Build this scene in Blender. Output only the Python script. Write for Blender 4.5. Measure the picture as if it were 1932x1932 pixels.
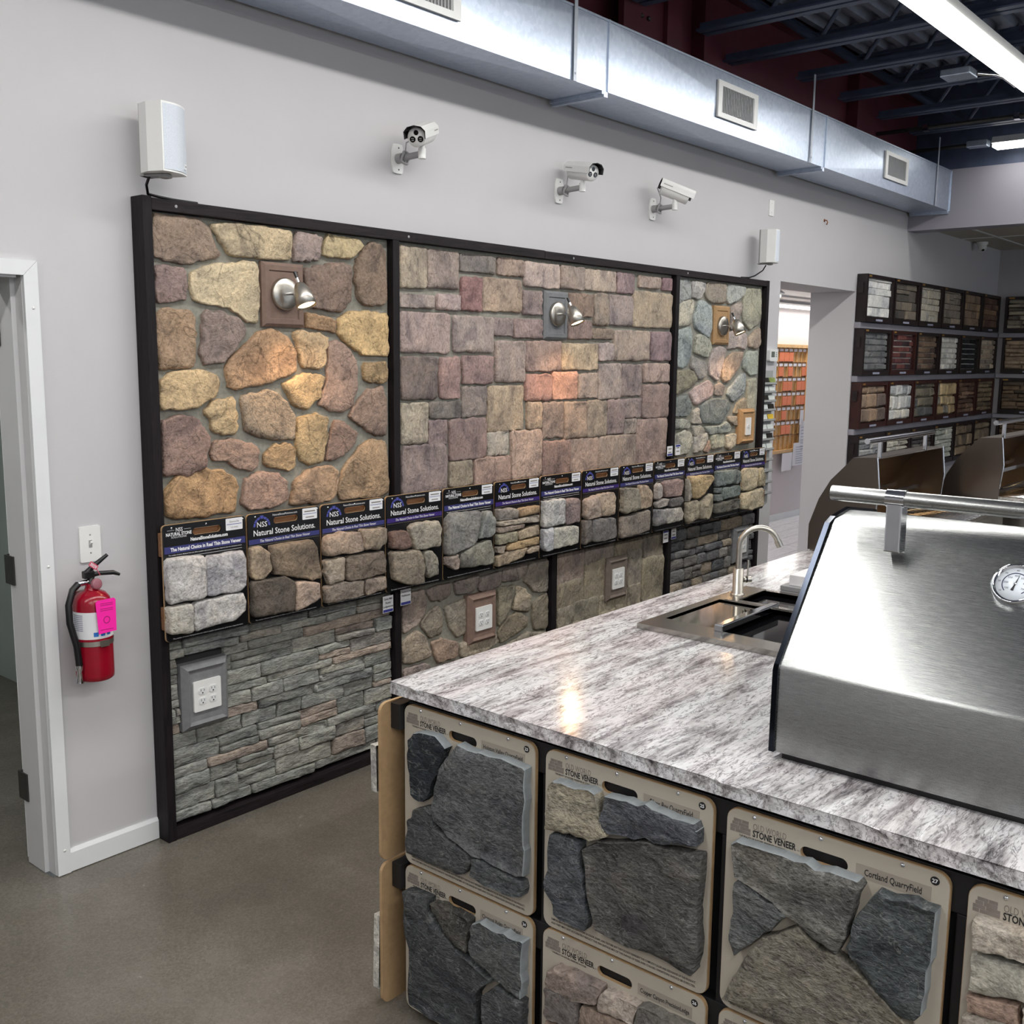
import bpy, bmesh, math, random
from mathutils import Vector, Matrix, noise

# ------------------------------------------------------------------ camera, world, light
for o in list(bpy.data.objects): bpy.data.objects.remove(o)
SC = bpy.context.scene
COL = SC.collection
cam_data = bpy.data.cameras.new('camera'); cam = bpy.data.objects.new('camera', cam_data); COL.objects.link(cam)
cam_data.sensor_width = 36.0; cam_data.lens = 36.0 * 1953.526 / 1932.0; cam_data.clip_start = 0.05; cam_data.clip_end = 100
Rr = Vector((0.644413, -0.764609, 0.010224)); Uu = Vector((0.107397, 0.103735, 0.988790)); Ff = Vector((0.757098, 0.636091, -0.148965))
m = Matrix.Identity(4)
for i in range(3):
    m[i][0] = Rr[i]; m[i][1] = Uu[i]; m[i][2] = -Ff[i]
m[0][3], m[1][3], m[2][3] = -1.96854, -3.38640, 1.81303
cam.matrix_world = m
SC.camera = cam
SC.view_settings.view_transform = 'Standard'; SC.view_settings.look = 'None'
SC.view_settings.exposure = -0.42; SC.view_settings.gamma = 1.0; SC.view_settings.use_curve_mapping = False
try:
    SC.cycles.use_denoising = True
    SC.cycles.max_bounces = 4; SC.cycles.diffuse_bounces = 3; SC.cycles.glossy_bounces = 3; SC.cycles.transmission_bounces = 2
    SC.cycles.caustics_reflective = False; SC.cycles.caustics_refractive = False
    SC.cycles.use_adaptive_sampling = True; SC.cycles.adaptive_threshold = 0.06; SC.cycles.adaptive_min_samples = 8
    SC.cycles.sample_clamp_indirect = 6.0
except Exception: pass
W = bpy.data.worlds.new('sky'); SC.world = W; W.use_nodes = True
bg = W.node_tree.nodes['Background']; bg.inputs[0].default_value = (0.78, 0.88, 1.0, 1); bg.inputs[1].default_value = 1.6
LED_W = 46.0          # watts of one 2.4 m ceiling strip

# ------------------------------------------------------------------ helpers
def lin(h):
    h = h.lstrip('#'); out = []
    for i in (0, 2, 4):
        c = int(h[i:i+2], 16) / 255.0
        out.append(c / 12.92 if c <= 0.04045 else ((c + 0.055) / 1.055) ** 2.4)
    return out + [1.0]
MATS = {}
def nmat(name):
    mt = bpy.data.materials.new(name); mt.use_nodes = True; MATS[name] = mt
    nt = mt.node_tree; b = nt.nodes['Principled BSDF']
    return mt, nt, b
def node(nt, typ, **kw):
    n = nt.nodes.new(typ)
    for k, v in kw.items():
        if k.startswith('i_'): n.inputs[k[2:].replace('_', ' ')].default_value = v
        else: setattr(n, k, v)
    return n
def ramp(nt, stops, interp='LINEAR'):
    n = nt.nodes.new('ShaderNodeValToRGB'); cr = n.color_ramp; cr.interpolation = interp
    while len(cr.elements) < len(stops): cr.elements.new(0.5)
    for e, (p, c) in zip(cr.elements, stops):
        e.position = p; e.color = c if len(c) == 4 else list(c) + [1]
    return n
def coords(nt, scale=(1, 1, 1), rot=(0, 0, 0), kind='Object', rnd=0.0):
    tc = nt.nodes.new('ShaderNodeTexCoord'); mp = nt.nodes.new('ShaderNodeMapping')
    mp.inputs['Scale'].default_value = scale; mp.inputs['Rotation'].default_value = rot
    src = tc.outputs[kind]
    if rnd:
        oi = nt.nodes.new('ShaderNodeObjectInfo')
        ml = nt.nodes.new('ShaderNodeMath'); ml.operation = 'MULTIPLY'; ml.inputs[1].default_value = rnd
        nt.links.new(oi.outputs['Random'], ml.inputs[0])
        ad = nt.nodes.new('ShaderNodeVectorMath'); ad.operation = 'ADD'
        nt.links.new(src, ad.inputs[0]); nt.links.new(ml.outputs[0], ad.inputs[1]); src = ad.outputs[0]
    nt.links.new(src, mp.inputs['Vector'])
    return mp.outputs['Vector']
def mix(nt, mode, fac, a, b):
    n = nt.nodes.new('ShaderNodeMix'); n.data_type = 'RGBA'; n.blend_type = mode
    def put(s, v):
        if isinstance(v, (int, float)): s.default_value = v
        elif isinstance(v, (list, tuple)): s.default_value = v
        else: nt.links.new(v, s)
    put(n.inputs[0], fac); put(n.inputs[6], a); put(n.inputs[7], b)
    return n.outputs[2]
def bumpn(nt, b, h, strength, dist):
    bp = nt.nodes.new('ShaderNodeBump'); bp.inputs['Strength'].default_value = strength; bp.inputs['Distance'].default_value = dist
    nt.links.new(h, bp.inputs['Height']); nt.links.new(bp.outputs[0], b.inputs['Normal']); return bp
def plain(name, hexc, rough=0.5, metal=0.0, var=0.06, sc=30.0, bump=0.0, spec=0.5):
    if name in MATS: return MATS[name]
    mt, nt, b = nmat(name); c = lin(hexc)
    v = coords(nt)
    nz = node(nt, 'ShaderNodeTexNoise', i_Scale=sc, i_Detail=4.0); nt.links.new(v, nz.inputs['Vector'])
    lo = [x * (1 - var) for x in c[:3]] + [1]; hi = [min(1, x * (1 + var)) for x in c[:3]] + [1]
    r = ramp(nt, [(0.3, lo), (0.7, hi)]); nt.links.new(nz.outputs[0], r.inputs[0]); nt.links.new(r.outputs[0], b.inputs['Base Color'])
    b.inputs['Roughness'].default_value = rough; b.inputs['Metallic'].default_value = metal
    b.inputs['Specular IOR Level'].default_value = spec
    if bump: bumpn(nt, b, nz.outputs[0], 0.5, bump)
    return mt
def emis(name, hexc, strength):
    if name in MATS: return MATS[name]
    mt, nt, b = nmat(name); b.inputs['Base Color'].default_value = lin(hexc)
    b.inputs['Emission Color'].default_value = lin(hexc); b.inputs['Emission Strength'].default_value = strength
    return mt

def stone_mat(name, streak=(1, 1, 1), rot=(0, 0, 0), contrast=0.45, pits=0.0, fine=0.35, bump=0.6, rough=0.85, vein=0.0, crack=0.0):
    mt, nt, b = nmat(name)
    oi = nt.nodes.new('ShaderNodeObjectInfo')
    v = coords(nt, streak, rot, rnd=37.0)
    n1 = node(nt, 'ShaderNodeTexNoise', i_Scale=13.0, i_Detail=6.0, i_Roughness=0.68, i_Distortion=0.9); nt.links.new(v, n1.inputs['Vector'])
    r1 = ramp(nt, [(0.30, [1 - contrast] * 3), (0.44, [1.0] * 3), (0.56, [1.06] * 3), (0.70, [1.06 + contrast * 0.6] * 3)]); nt.links.new(n1.outputs[0], r1.inputs[0])
    c = mix(nt, 'MULTIPLY', 1.0, oi.outputs['Color'], r1.outputs[0])
    n2 = node(nt, 'ShaderNodeTexNoise', i_Scale=6.5, i_Detail=4.0, i_Roughness=0.62, i_Distortion=0.6); nt.links.new(v, n2.inputs['Vector'])
    r2 = ramp(nt, [(0.36, [0.64, 0.64, 0.69]), (0.46, [0.97, 0.97, 0.98]), (0.54, [1.03, 1.02, 1.0]), (0.64, [1.20, 1.15, 1.09])]); nt.links.new(n2.outputs[0], r2.inputs[0])
    c = mix(nt, 'MULTIPLY', 0.9, c, r2.outputs[0])
    if crack:
        nc = node(nt, 'ShaderNodeTexNoise', i_Scale=3.6, i_Detail=2.0, i_Distortion=1.6); nt.links.new(v, nc.inputs['Vector'])
        rc = ramp(nt, [(0.472, [1, 1, 1]), (0.480, [1 - crack] * 3), (0.488, [1, 1, 1])]); nt.links.new(nc.outputs[0], rc.inputs[0])
        c = mix(nt, 'MULTIPLY', 1.0, c, rc.outputs[0])
    n3 = node(nt, 'ShaderNodeTexNoise', i_Scale=75.0, i_Detail=2.0, i_Roughness=0.75); nt.links.new(v, n3.inputs['Vector'])
    r3 = ramp(nt, [(0.30, [1 - fine] * 3), (0.48, [1.0] * 3), (0.72, [1.04 + fine * 0.8] * 3)]); nt.links.new(n3.outputs[0], r3.inputs[0])
    c = mix(nt, 'MULTIPLY', 1.0, c, r3.outputs[0])
    if vein:
        wv = node(nt, 'ShaderNodeTexNoise', i_Scale=9.0, i_Detail=3.0, i_Distortion=2.0); nt.links.new(v, wv.inputs['Vector'])
        rv = ramp(nt, [(0.485, [0, 0, 0]), (0.5, [1, 1, 1]), (0.515, [0, 0, 0])]); nt.links.new(wv.outputs[0], rv.inputs[0])
        mm = nt.nodes.new('ShaderNodeMath'); mm.operation = 'MULTIPLY'; mm.inputs[1].default_value = vein
        nt.links.new(rv.outputs[0], mm.inputs[0])
        c = mix(nt, 'MIX', mm.outputs[0], c, [0.42, 0.42, 0.40, 1])
    h0 = nt.nodes.new('ShaderNodeMath'); h0.operation = 'MULTIPLY_ADD'; h0.inputs[1].default_value = 1.6; nt.links.new(n2.outputs[0], h0.inputs[0]); nt.links.new(n1.outputs[0], h0.inputs[2])
    hsum = nt.nodes.new('ShaderNodeMath'); hsum.operation = 'ADD'
    nt.links.new(h0.outputs[0], hsum.inputs[0])
    m3 = nt.nodes.new('ShaderNodeMath'); m3.operation = 'MULTIPLY'; m3.inputs[1].default_value = 0.35
    nt.links.new(n3.outputs[0], m3.inputs[0]); nt.links.new(m3.outputs[0], hsum.inputs[1])
    hs = nt.nodes.new('ShaderNodeHueSaturation'); hs.inputs['Saturation'].default_value = 0.88; nt.links.new(c, hs.inputs['Color'])
    nt.links.new(hs.outputs[0], b.inputs['Base Color'])
    b.inputs['Roughness'].default_value = rough; b.inputs['Specular IOR Level'].default_value = 0.25
    bumpn(nt, b, hsum.outputs[0], bump, 0.012)
    return mt

stone_mat('fieldstone', (1, 1, 1), contrast=0.42, bump=0.9, fine=0.28, crack=0.5)
stone_mat('ashlar', (1.3, 1, 0.9), contrast=0.34, bump=0.8, fine=0.26, crack=0.35)
stone_mat('ledgestone', (0.7, 1, 2.2), contrast=0.42, bump=0.8, fine=0.35)
stone_mat('quarrystone', (1.0, 1.0, 1.9), rot=(0.6, 0, 0), contrast=0.48, bump=1.0, fine=0.5, vein=0.25)
stone_mat('thinstone', (1, 1, 1), contrast=0.40, bump=0.8, fine=0.35)
stone_mat('sawn_stone', (1, 1, 1), contrast=0.12, bump=0.25, fine=0.2)
stone_mat('farstone', (1, 1, 1), contrast=0.30, bump=0.4, fine=0.2)
plain('mortar', '8a887e', 0.95, var=0.15, sc=60, bump=0.004)
plain('dark_joint', '2a2b2a', 0.95, var=0.1)
plain('wall_paint', 'c3c1c3', 0.7, var=0.015, sc=3, bump=0.0006)
plain('wall_paint_shade', 'b3b0b2', 0.7, var=0.015, sc=3)  # darker copy of wall_paint, with the far wall's shade put into the colour
plain('white_trim', 'dfe1e2', 0.4, var=0.02, sc=6)
plain('jamb_paint', 'c9c9ca', 0.45, var=0.02, sc=6)
plain('white_plastic', 'e6e6e4', 0.35, var=0.01)
plain('grey_plastic', '9a9a9a', 0.5, var=0.03)
plain('speaker_grille', 'cdd3dc', 0.6, var=0.10, sc=420)
plain('black_plastic', '121214', 0.35, var=0.1)
plain('black_paint', '121215', 0.55, var=0.15, sc=12)
plain('navy_steel', '465068', 0.5, metal=0.0, var=0.18, sc=10)
plain('deck_steel', '98a0b2', 0.45, metal=0.2, var=0.15, sc=8)
plain('red_steel', '5a2530', 0.55, var=0.12, sc=6)
plain('chrome', 'd6d8dc', 0.08, metal=1.0, var=0.02)
plain('nickel', 'c2bdb4', 0.34, metal=1.0, var=0.04, sc=60)
plain('black_board', '0e0e11', 0.35, var=0.1)
plain('beige_board', 'b3ab9e', 0.45, var=0.03, sc=14)
plain('mdf', 'ab8d68', 0.7, var=0.08, sc=60)
plain('band_blue', '37396f', 0.4, var=0.03)
plain('band_violet', '3b2a72', 0.4, var=0.03)
plain('print_white', 'e4e4e6', 0.5, var=0.01)
plain('print_black', '17171a', 0.5, var=0.01)
plain('print_grey', '7f7972', 0.5, var=0.03)
plain('print_brown', '6d6560', 0.5, var=0.03)
plain('label_white', 'e2e3e6', 0.5, var=0.01)
plain('label_clear', '9b9388', 0.35, var=0.02)
plain('print_blue', '3a3f8c', 0.5, var=0.02)
plain('soffit_tile', 'b9b4a9', 0.8, var=0.03)
plain('hinge_metal', '4c4b4a', 0.4, metal=0.7, var=0.1)
plain('pine', 'e0b47a', 0.55, var=0.12, sc=14)
plain('orange_card', 'f58a5c', 0.6, var=0.05)
plain('paper', 'eceaf0', 0.7, var=0.01)
plain('paper_print', '9a9cb0', 0.7, var=0.1)
plain('ext_red', '8e0a22', 0.22, var=0.03)
plain('tag_pink', 'ff1fa8', 0.55, var=0.02)
plain('tag_print', 'b0106e', 0.55, var=0.02)
plain('seal_pink', 'd0506a', 0.5, var=0.03)
plain('gauge_face', '96606a', 0.2, var=0.1)
plain('icon_blue', '2a6fc0', 0.4, var=0.02)
plain('clear_acrylic', 'a8aaa8', 0.15, var=0.03)
plain('brochure_dark', '26241f', 0.4, var=0.5, sc=40)
plain('brochure_light', 'd5dad6', 0.4, var=0.06, sc=40)
plain('brochure_green', '8c9a55', 0.4, var=0.4, sc=40)
plain('brochure_yellow', 'd8b53a', 0.4, var=0.2, sc=40)
plain('lcd', '6a6f68', 0.2, var=0.03)
plain('block_brown', '7d675c', 0.85, var=0.10, sc=40, bump=0.002)
plain('block_grey', '77787a', 0.85, var=0.10, sc=40, bump=0.002)
plain('block_tan', 'a8865f', 0.85, var=0.10, sc=40, bump=0.002)
plain('block_taupe', '6f645c', 0.85, var=0.10, sc=40, bump=0.002)
plain('frame_wood', '1d1213', 0.4, var=0.4, sc=12)
plain('frame_red', '351712', 0.4, var=0.3, sc=12)
plain('rail_grey', '94929a', 0.5, var=0.04)
plain('gold_tag', 'b98d4a', 0.4, metal=0.6)
plain('annex_wall', 'd8cfd0', 0.8, var=0.01)
plain('annex_floor_joint', 'a8a6ab', 0.7, var=0.05)
plain('dark_glass', '0a0a0c', 0.05, var=0.01)
plain('dial_white', 'dfe6ee', 0.3, var=0.02)
plain('grey_tile', '8a8a8c', 0.5, var=0.08, sc=20)
plain('pale_tile', 'e2e2e4', 0.4, var=0.04, sc=20)
plain('cable_black', '0c0c0e', 0.4, var=0.05)
plain('copper_tone', '9a5a3a', 0.35, metal=0.8, var=0.2)
plain('sawn_pale', '8b9194', 0.7, var=0.12, sc=40, bump=0.001)
emis('led_lens', 'fdfcf4', 7.0)
emis('lamp_glow', 'ffd9a0', 14.0)

def mk_wood(name, dark, light, sc=(6, 6, 0.7)):
    mt, nt, b = nmat(name)
    v = coords(nt, sc, rnd=11.0)
    nz = node(nt, 'ShaderNodeTexNoise', i_Scale=9.0, i_Detail=6.0, i_Roughness=0.6, i_Distortion=1.2); nt.links.new(v, nz.inputs['Vector'])
    r = ramp(nt, [(0.3, lin(dark)), (0.62, lin(light)), (0.8, lin(dark))]); nt.links.new(nz.outputs[0], r.inputs[0])
    nt.links.new(r.outputs[0], b.inputs['Base Color']); b.inputs['Roughness'].default_value = 0.6; b.inputs['Specular IOR Level'].default_value = 0.25
    bumpn(nt, b, nz.outputs[0], 0.4, 0.003); return mt
mk_wood('stained_wood_v', '090709', '1e181b', (8, 8, 0.6))
mk_wood('stained_wood_h', '0b080a', '251d20', (0.6, 8, 8))
mk_wood('brown_wood', '6a4a32', '8d6648', (0.8, 8, 8))
mk_wood('plank_floor', 'c4c2c6', 'dedce0', (0.8, 6, 6))

def mk_steel(name, hexc, rough, sc, amp=0.1, aniso=0.0):
    mt, nt, b = nmat(name)
    v = coords(nt, sc)
    nz = node(nt, 'ShaderNodeTexNoise', i_Scale=40.0, i_Detail=4.0); nt.links.new(v, nz.inputs['Vector'])
    c = lin(hexc); r = ramp(nt, [(0.3, [x * (1 - amp) for x in c[:3]]), (0.7, [min(1, x * (1 + amp)) for x in c[:3]])])
    nt.links.new(nz.outputs[0], r.inputs[0]); nt.links.new(r.outputs[0], b.inputs['Base Color'])
    b.inputs['Metallic'].default_value = 1.0; b.inputs['Roughness'].default_value = rough
    mr = nt.nodes.new('ShaderNodeMapRange'); mr.inputs['To Min'].default_value = rough * 0.8; mr.inputs['To Max'].default_value = rough * 1.2
    nt.links.new(nz.outputs[0], mr.inputs[0]); nt.links.new(mr.outputs[0], b.inputs['Roughness'])
    bumpn(nt, b, nz.outputs[0], 0.12, 0.0006)
    if aniso:
        b.inputs['Anisotropic'].default_value = aniso; tn = nt.nodes.new('ShaderNodeTangent'); tn.direction_type = 'RADIAL'; tn.axis = 'Y'; nt.links.new(tn.outputs[0], b.inputs['Tangent'])
    return mt
mk_steel('brushed_steel', 'a2a4a3', 0.27, (30, 0.6, 30), 0.06, 0.6)
mk_steel('brushed_dark', '6a625c', 0.34, (0.8, 20, 20))
mk_steel('sink_steel', 'a8a49e', 0.22, (20, 0.8, 20))
def mk_galv():
    mt, nt, b = nmat('galvanised')
    v = coords(nt, (1, 1, 1))
    vo = node(nt, 'ShaderNodeTexVoronoi', i_Scale=45.0); nt.links.new(v, vo.inputs['Vector'])
    nz = node(nt, 'ShaderNodeTexNoise', i_Scale=2.2, i_Detail=4.0); nt.links.new(v, nz.inputs['Vector'])
    r = ramp(nt, [(0.0, lin('b6c2d4')), (1.0, lin('c8d2e2'))]); nt.links.new(vo.outputs['Color'], r.inputs[0])  # bluish base colour carries the tint of cool daylight on the zinc
    nt.links.new(r.outputs[0], b.inputs['Base Color']); b.inputs['Metallic'].default_value = 0.75
    mr = nt.nodes.new('ShaderNodeMapRange'); mr.inputs['To Min'].default_value = 0.26; mr.inputs['To Max'].default_value = 0.42
    nt.links.new(nz.outputs[0], mr.inputs[0]); nt.links.new(mr.outputs[0], b.inputs['Roughness'])
    bumpn(nt, b, nz.outputs[0], 0.25, 0.02)
mk_galv()
def mk_granite():
    mt, nt, b = nmat('granite')
    v = coords(nt, (0.9, 5.0, 5.0), (0, 0, -0.12))
    n1 = node(nt, 'ShaderNodeTexNoise', i_Scale=4.5, i_Detail=7.0, i_Roughness=0.70, i_Distortion=0.5); nt.links.new(v, n1.inputs['Vector'])
    r1 = ramp(nt, [(0.31, lin('4a464a')), (0.39, lin('8f8c8e')), (0.47, lin('b9b8b9')), (0.56, lin('d6d7d9')), (0.68, lin('c4c5c7')), (0.77, lin('9a9597'))])
    nt.links.new(n1.outputs[0], r1.inputs[0])
    n2 = node(nt, 'ShaderNodeTexNoise', i_Scale=8.0, i_Detail=5.0, i_Roughness=0.65, i_Distortion=1.0); nt.links.new(v, n2.inputs['Vector'])
    r2 = ramp(nt, [(0.462, [1, 1, 1]), (0.490, [0.20, 0.18, 0.19]), (0.514, [1, 1, 1])]); nt.links.new(n2.outputs[0], r2.inputs[0])
    c = mix(nt, 'MULTIPLY', 0.9, r1.outputs[0], r2.outputs[0])
    v2 = coords(nt, (22, 60, 50), (0, 0, -0.12))
    vo = node(nt, 'ShaderNodeTexNoise', i_Scale=2.0, i_Detail=3.0, i_Roughness=0.6); nt.links.new(v2, vo.inputs['Vector'])
    r3 = ramp(nt, [(0.34, [0.5, 0.49, 0.5]), (0.44, [1, 1, 1]), (0.7, [1.08, 1.08, 1.08])]); nt.links.new(vo.outputs[0], r3.inputs[0])
    c = mix(nt, 'MULTIPLY', 0.9, c, r3.outputs[0])
    n4 = node(nt, 'ShaderNodeTexNoise', i_Scale=1.3, i_Detail=3.0); nt.links.new(v, n4.inputs['Vector'])
    r4 = ramp(nt, [(0.45, [1, 1, 1]), (0.72, [1.0, 0.90, 0.90])]); nt.links.new(n4.outputs[0], r4.inputs[0])
    c = mix(nt, 'MULTIPLY', 1.0, c, r4.outputs[0])
    nt.links.new(c, b.inputs['Base Color']); b.inputs['Roughness'].default_value = 0.13
mk_granite()
def mk_floor():
    mt, nt, b = nmat('polished_concrete')
    v = coords(nt, (1, 1, 1))
    n1 = node(nt, 'ShaderNodeTexNoise', i_Scale=1.6, i_Detail=6.0, i_Roughness=0.6); nt.links.new(v, n1.inputs['Vector'])
    r1 = ramp(nt, [(0.3, lin('5a554e')), (0.52, lin('67625a')), (0.72, lin('76716a'))]); nt.links.new(n1.outputs[0], r1.inputs[0])
    n2 = node(nt, 'ShaderNodeTexNoise', i_Scale=130.0, i_Detail=4.0, i_Roughness=0.8); nt.links.new(v, n2.inputs['Vector'])
    r2 = ramp(nt, [(0.34, [0.72] * 3), (0.55, [1, 1, 1]), (0.74, [1.35] * 3)]); nt.links.new(n2.outputs[0], r2.inputs[0])
    c = mix(nt, 'MULTIPLY', 1.0, r1.outputs[0], r2.outputs[0])
    n3 = node(nt, 'ShaderNodeTexNoise', i_Scale=5.0, i_Detail=8.0, i_Distortion=1.5); nt.links.new(v, n3.inputs['Vector'])
    r3 = ramp(nt, [(0.69, [0, 0, 0]), (0.78, [1, 1, 1])]); nt.links.new(n3.outputs[0], r3.inputs[0])
    c = mix(nt, 'MIX', r3.outputs[0], c, lin('837d74'))
    nt.links.new(c, b.inputs['Base Color'])
    mr = nt.nodes.new('ShaderNodeMapRange'); mr.inputs['To Min'].default_value = 0.16; mr.inputs['To Max'].default_value = 0.34
    nt.links.new(n1.outputs[0], mr.inputs[0]); nt.links.new(mr.outputs[0], b.inputs['Roughness'])
mk_floor()

LOC = {}
class G:
    """collects faces of one mesh in world coordinates"""
    def __init__(s): s.v = []; s.f = []; s.sm = []
    def add(s, vs, fs, smooth=False):
        n = len(s.v); s.v += [tuple(p) for p in vs]; s.f += [[i + n for i in f] for f in fs]; s.sm += [smooth] * len(fs); return s
    def box(s, x0, x1, y0, y1, z0, z1):
        x0, x1 = min(x0, x1), max(x0, x1); y0, y1 = min(y0, y1), max(y0, y1); z0, z1 = min(z0, z1), max(z0, z1)
        v = [(x0, y0, z0), (x1, y0, z0), (x1, y1, z0), (x0, y1, z0), (x0, y0, z1), (x1, y0, z1), (x1, y1, z1), (x0, y1, z1)]
        return s.add(v, [[0, 3, 2, 1], [4, 5, 6, 7], [0, 1, 5, 4], [1, 2, 6, 5], [2, 3, 7, 6], [3, 0, 4, 7]])
    def bbox(s, x0, x1, y0, y1, z0, z1, b=0.003):
        """box with chamfered edges"""
        bm = bmesh.new(); bmesh.ops.create_cube(bm, size=1.0)
        bmesh.ops.scale(bm, vec=(abs(x1 - x0), abs(y1 - y0), abs(z1 - z0)), verts=bm.verts)
        bmesh.ops.bevel(bm, geom=list(bm.edges), offset=b, segments=2, affect='EDGES', profile=0.6)
        c = Vector(((x0 + x1) / 2, (y0 + y1) / 2, (z0 + z1) / 2)); bm.verts.index_update()
        s.add([v.co + c for v in bm.verts], [[v.index for v in f.verts] for f in bm.faces]); bm.free(); return s
    def prism(s, pts, a, bvec, smooth=False):
        """pts: 3D polygon, extruded by vector"""
        n = len(pts); p = [Vector(q) for q in pts]; e = Vector(bvec)
        vs = p + [q + e for q in p]
        fs = [list(range(n))[::-1], list(range(n, 2 * n))]
        s.add(vs, fs); s.add(vs, [[i, (i + 1) % n, n + (i + 1) % n, n + i] for i in range(n)], smooth); return s
    def tube(s, path, r, n=10, caps=True, smooth=True):
        path = [Vector(p) for p in path]; rs = r if isinstance(r, (list, tuple)) else [r] * len(path)
        vs = []; fs = []; prev = None
        for i, p in enumerate(path):
            t = (path[min(i + 1, len(path) - 1)] - path[max(i - 1, 0)]).normalized()
            if prev is None:
                a = t.orthogonal().normalized()
            else:
                a = (prev - t * prev.dot(t)); a = a.normalized() if a.length > 1e-6 else t.orthogonal().normalized()
            prev = a; b = t.cross(a)
            for k in range(n):
                th = 2 * math.pi * k / n; vs.append(p + (a * math.cos(th) + b * math.sin(th)) * rs[i])
        m_ = len(path)
        for i in range(m_ - 1):
            for k in range(n):
                fs.append([i * n + k, i * n + (k + 1) % n, (i + 1) * n + (k + 1) % n, (i + 1) * n + k])
        s.add(vs, fs, smooth)
        if caps: s.add(vs[:n], [list(range(n))[::-1]]); s.add(vs[-n:], [list(range(n))])
        return s
    def lathe(s, org, axis, prof, n=20, smooth=True):
        """prof: list of (radius, height along axis)"""
        org = Vector(org); t = Vector(axis).normalized(); a = t.orthogonal().normalized(); b = t.cross(a); vs = []; fs = []
        for r, h in prof:
            for k in range(n):
                th = 2 * math.pi * k / n; vs.append(org + t * h + (a * math.cos(th) + b * math.sin(th)) * max(r, 1e-5))
        for i in range(len(prof) - 1):
            for k in range(n): fs.append([i * n + k, i * n + (k + 1) % n, (i + 1) * n + (k + 1) % n, (i + 1) * n + k])
        s.add(vs, fs, smooth)
        if prof[0][0] > 1e-4: s.add(vs[:n], [list(range(n))[::-1]])
        if prof[-1][0] > 1e-4: s.add(vs[-n:], [list(range(n))])
        return s
    def xf(s, M_):
        s.v = [tuple(M_ @ Vector(p)) for p in s.v]; return s
def obj(name, g, mat, parent=None, color=None, kind=None, label=None, origin=None):
    if origin is None:
        xs = [p[0] for p in g.v]; ys = [p[1] for p in g.v]; zs = [p[2] for p in g.v]
        origin = ((min(xs) + max(xs)) / 2, (min(ys) + max(ys)) / 2, (min(zs) + max(zs)) / 2)
    o3 = Vector(origin)
    me = bpy.data.meshes.new(name)
    me.from_pydata([tuple(Vector(p) - o3) for p in g.v], [], g.f)
    me.polygons.foreach_set('use_smooth', g.sm); me.update()
    me.materials.append(MATS[mat] if isinstance(mat, str) else mat)
    if getattr(g, 'mi', None):
        me.materials.append(MATS[g.mat2]); me.polygons.foreach_set('material_index', g.mi)
    o = bpy.data.objects.new(name, me); COL.objects.link(o)
    LOC[o.name] = o3
    if parent is not None:
        o.parent = parent; o.location = o3 - LOC[parent.name]
    else: o.location = o3
    if color: o.color = lin(color)
    if kind: o['kind'] = kind
    if label: o['label'] = label
    return o
def thing(name, label, cat, loc=(0, 0, 0), group=None):
    o = bpy.data.objects.new(name, None); COL.objects.link(o); o.empty_display_size = 0.05
    o.location = loc; LOC[o.name] = Vector(loc); o['label'] = label; o['category'] = cat
    if group: o['group'] = group
    return o
def tag(o, label, cat, group=None):
    o['label'] = label; o['category'] = cat
    if group: o['group'] = group
    return o
def struct(name, g, mat, **k): return obj(name, g, mat, kind='structure', **k)
def lamp(name, typ, loc, energy, color, parent=None, **kw):
    d = bpy.data.lights.new(name, typ); d.energy = energy; d.color = color
    for k, v in kw.items():
        if k != 'rot': setattr(d, k, v)
    o = bpy.data.objects.new(name, d); COL.objects.link(o)
    o.location = Vector(loc) - (LOC[parent.name] if parent is not None else Vector((0, 0, 0)))
    if parent is not None: o.parent = parent
    if 'rot' in kw: o.rotation_euler = kw['rot']
    return o

class Fr:
    """flat frame: u right, v up, n towards the viewer"""
    def __init__(s, o, u, v, n): s.o, s.u, s.v, s.n = Vector(o), Vector(u), Vector(v), Vector(n)
    def p(s, u, v, n=0.0): return s.o + s.u * u + s.v * v + s.n * n
def wallfr(x, y, z): return Fr((x, y, z), (1, 0, 0), (0, 0, 1), (0, -1, 0))
def islfr(x, y, z): return Fr((x, y, z), (0, -1, 0), (0, 0, 1), (-1, 0, 0))
def fbox(g, F, u0, u1, v0, v1, n0, n1):
    vs = [F.p(u, v, n) for n in (n0, n1) for (u, v) in ((u0, v0), (u1, v0), (u1, v1), (u0, v1))]
    return g.add(vs, [[0, 3, 2, 1], [4, 5, 6, 7], [0, 1, 5, 4], [1, 2, 6, 5], [2, 3, 7, 6], [3, 0, 4, 7]])
def rrect(u0, u1, v0, v1, r, k=4):
    out = []
    for cx, cy, a in ((u1 - r, v0 + r, -90), (u1 - r, v1 - r, 0), (u0 + r, v1 - r, 90), (u0 + r, v0 + r, 180)):
        for i in range(k + 1):
            t = math.radians(a + 90.0 * i / k); out.append((cx + r * math.cos(t), cy + r * math.sin(t)))
    return out
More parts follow.
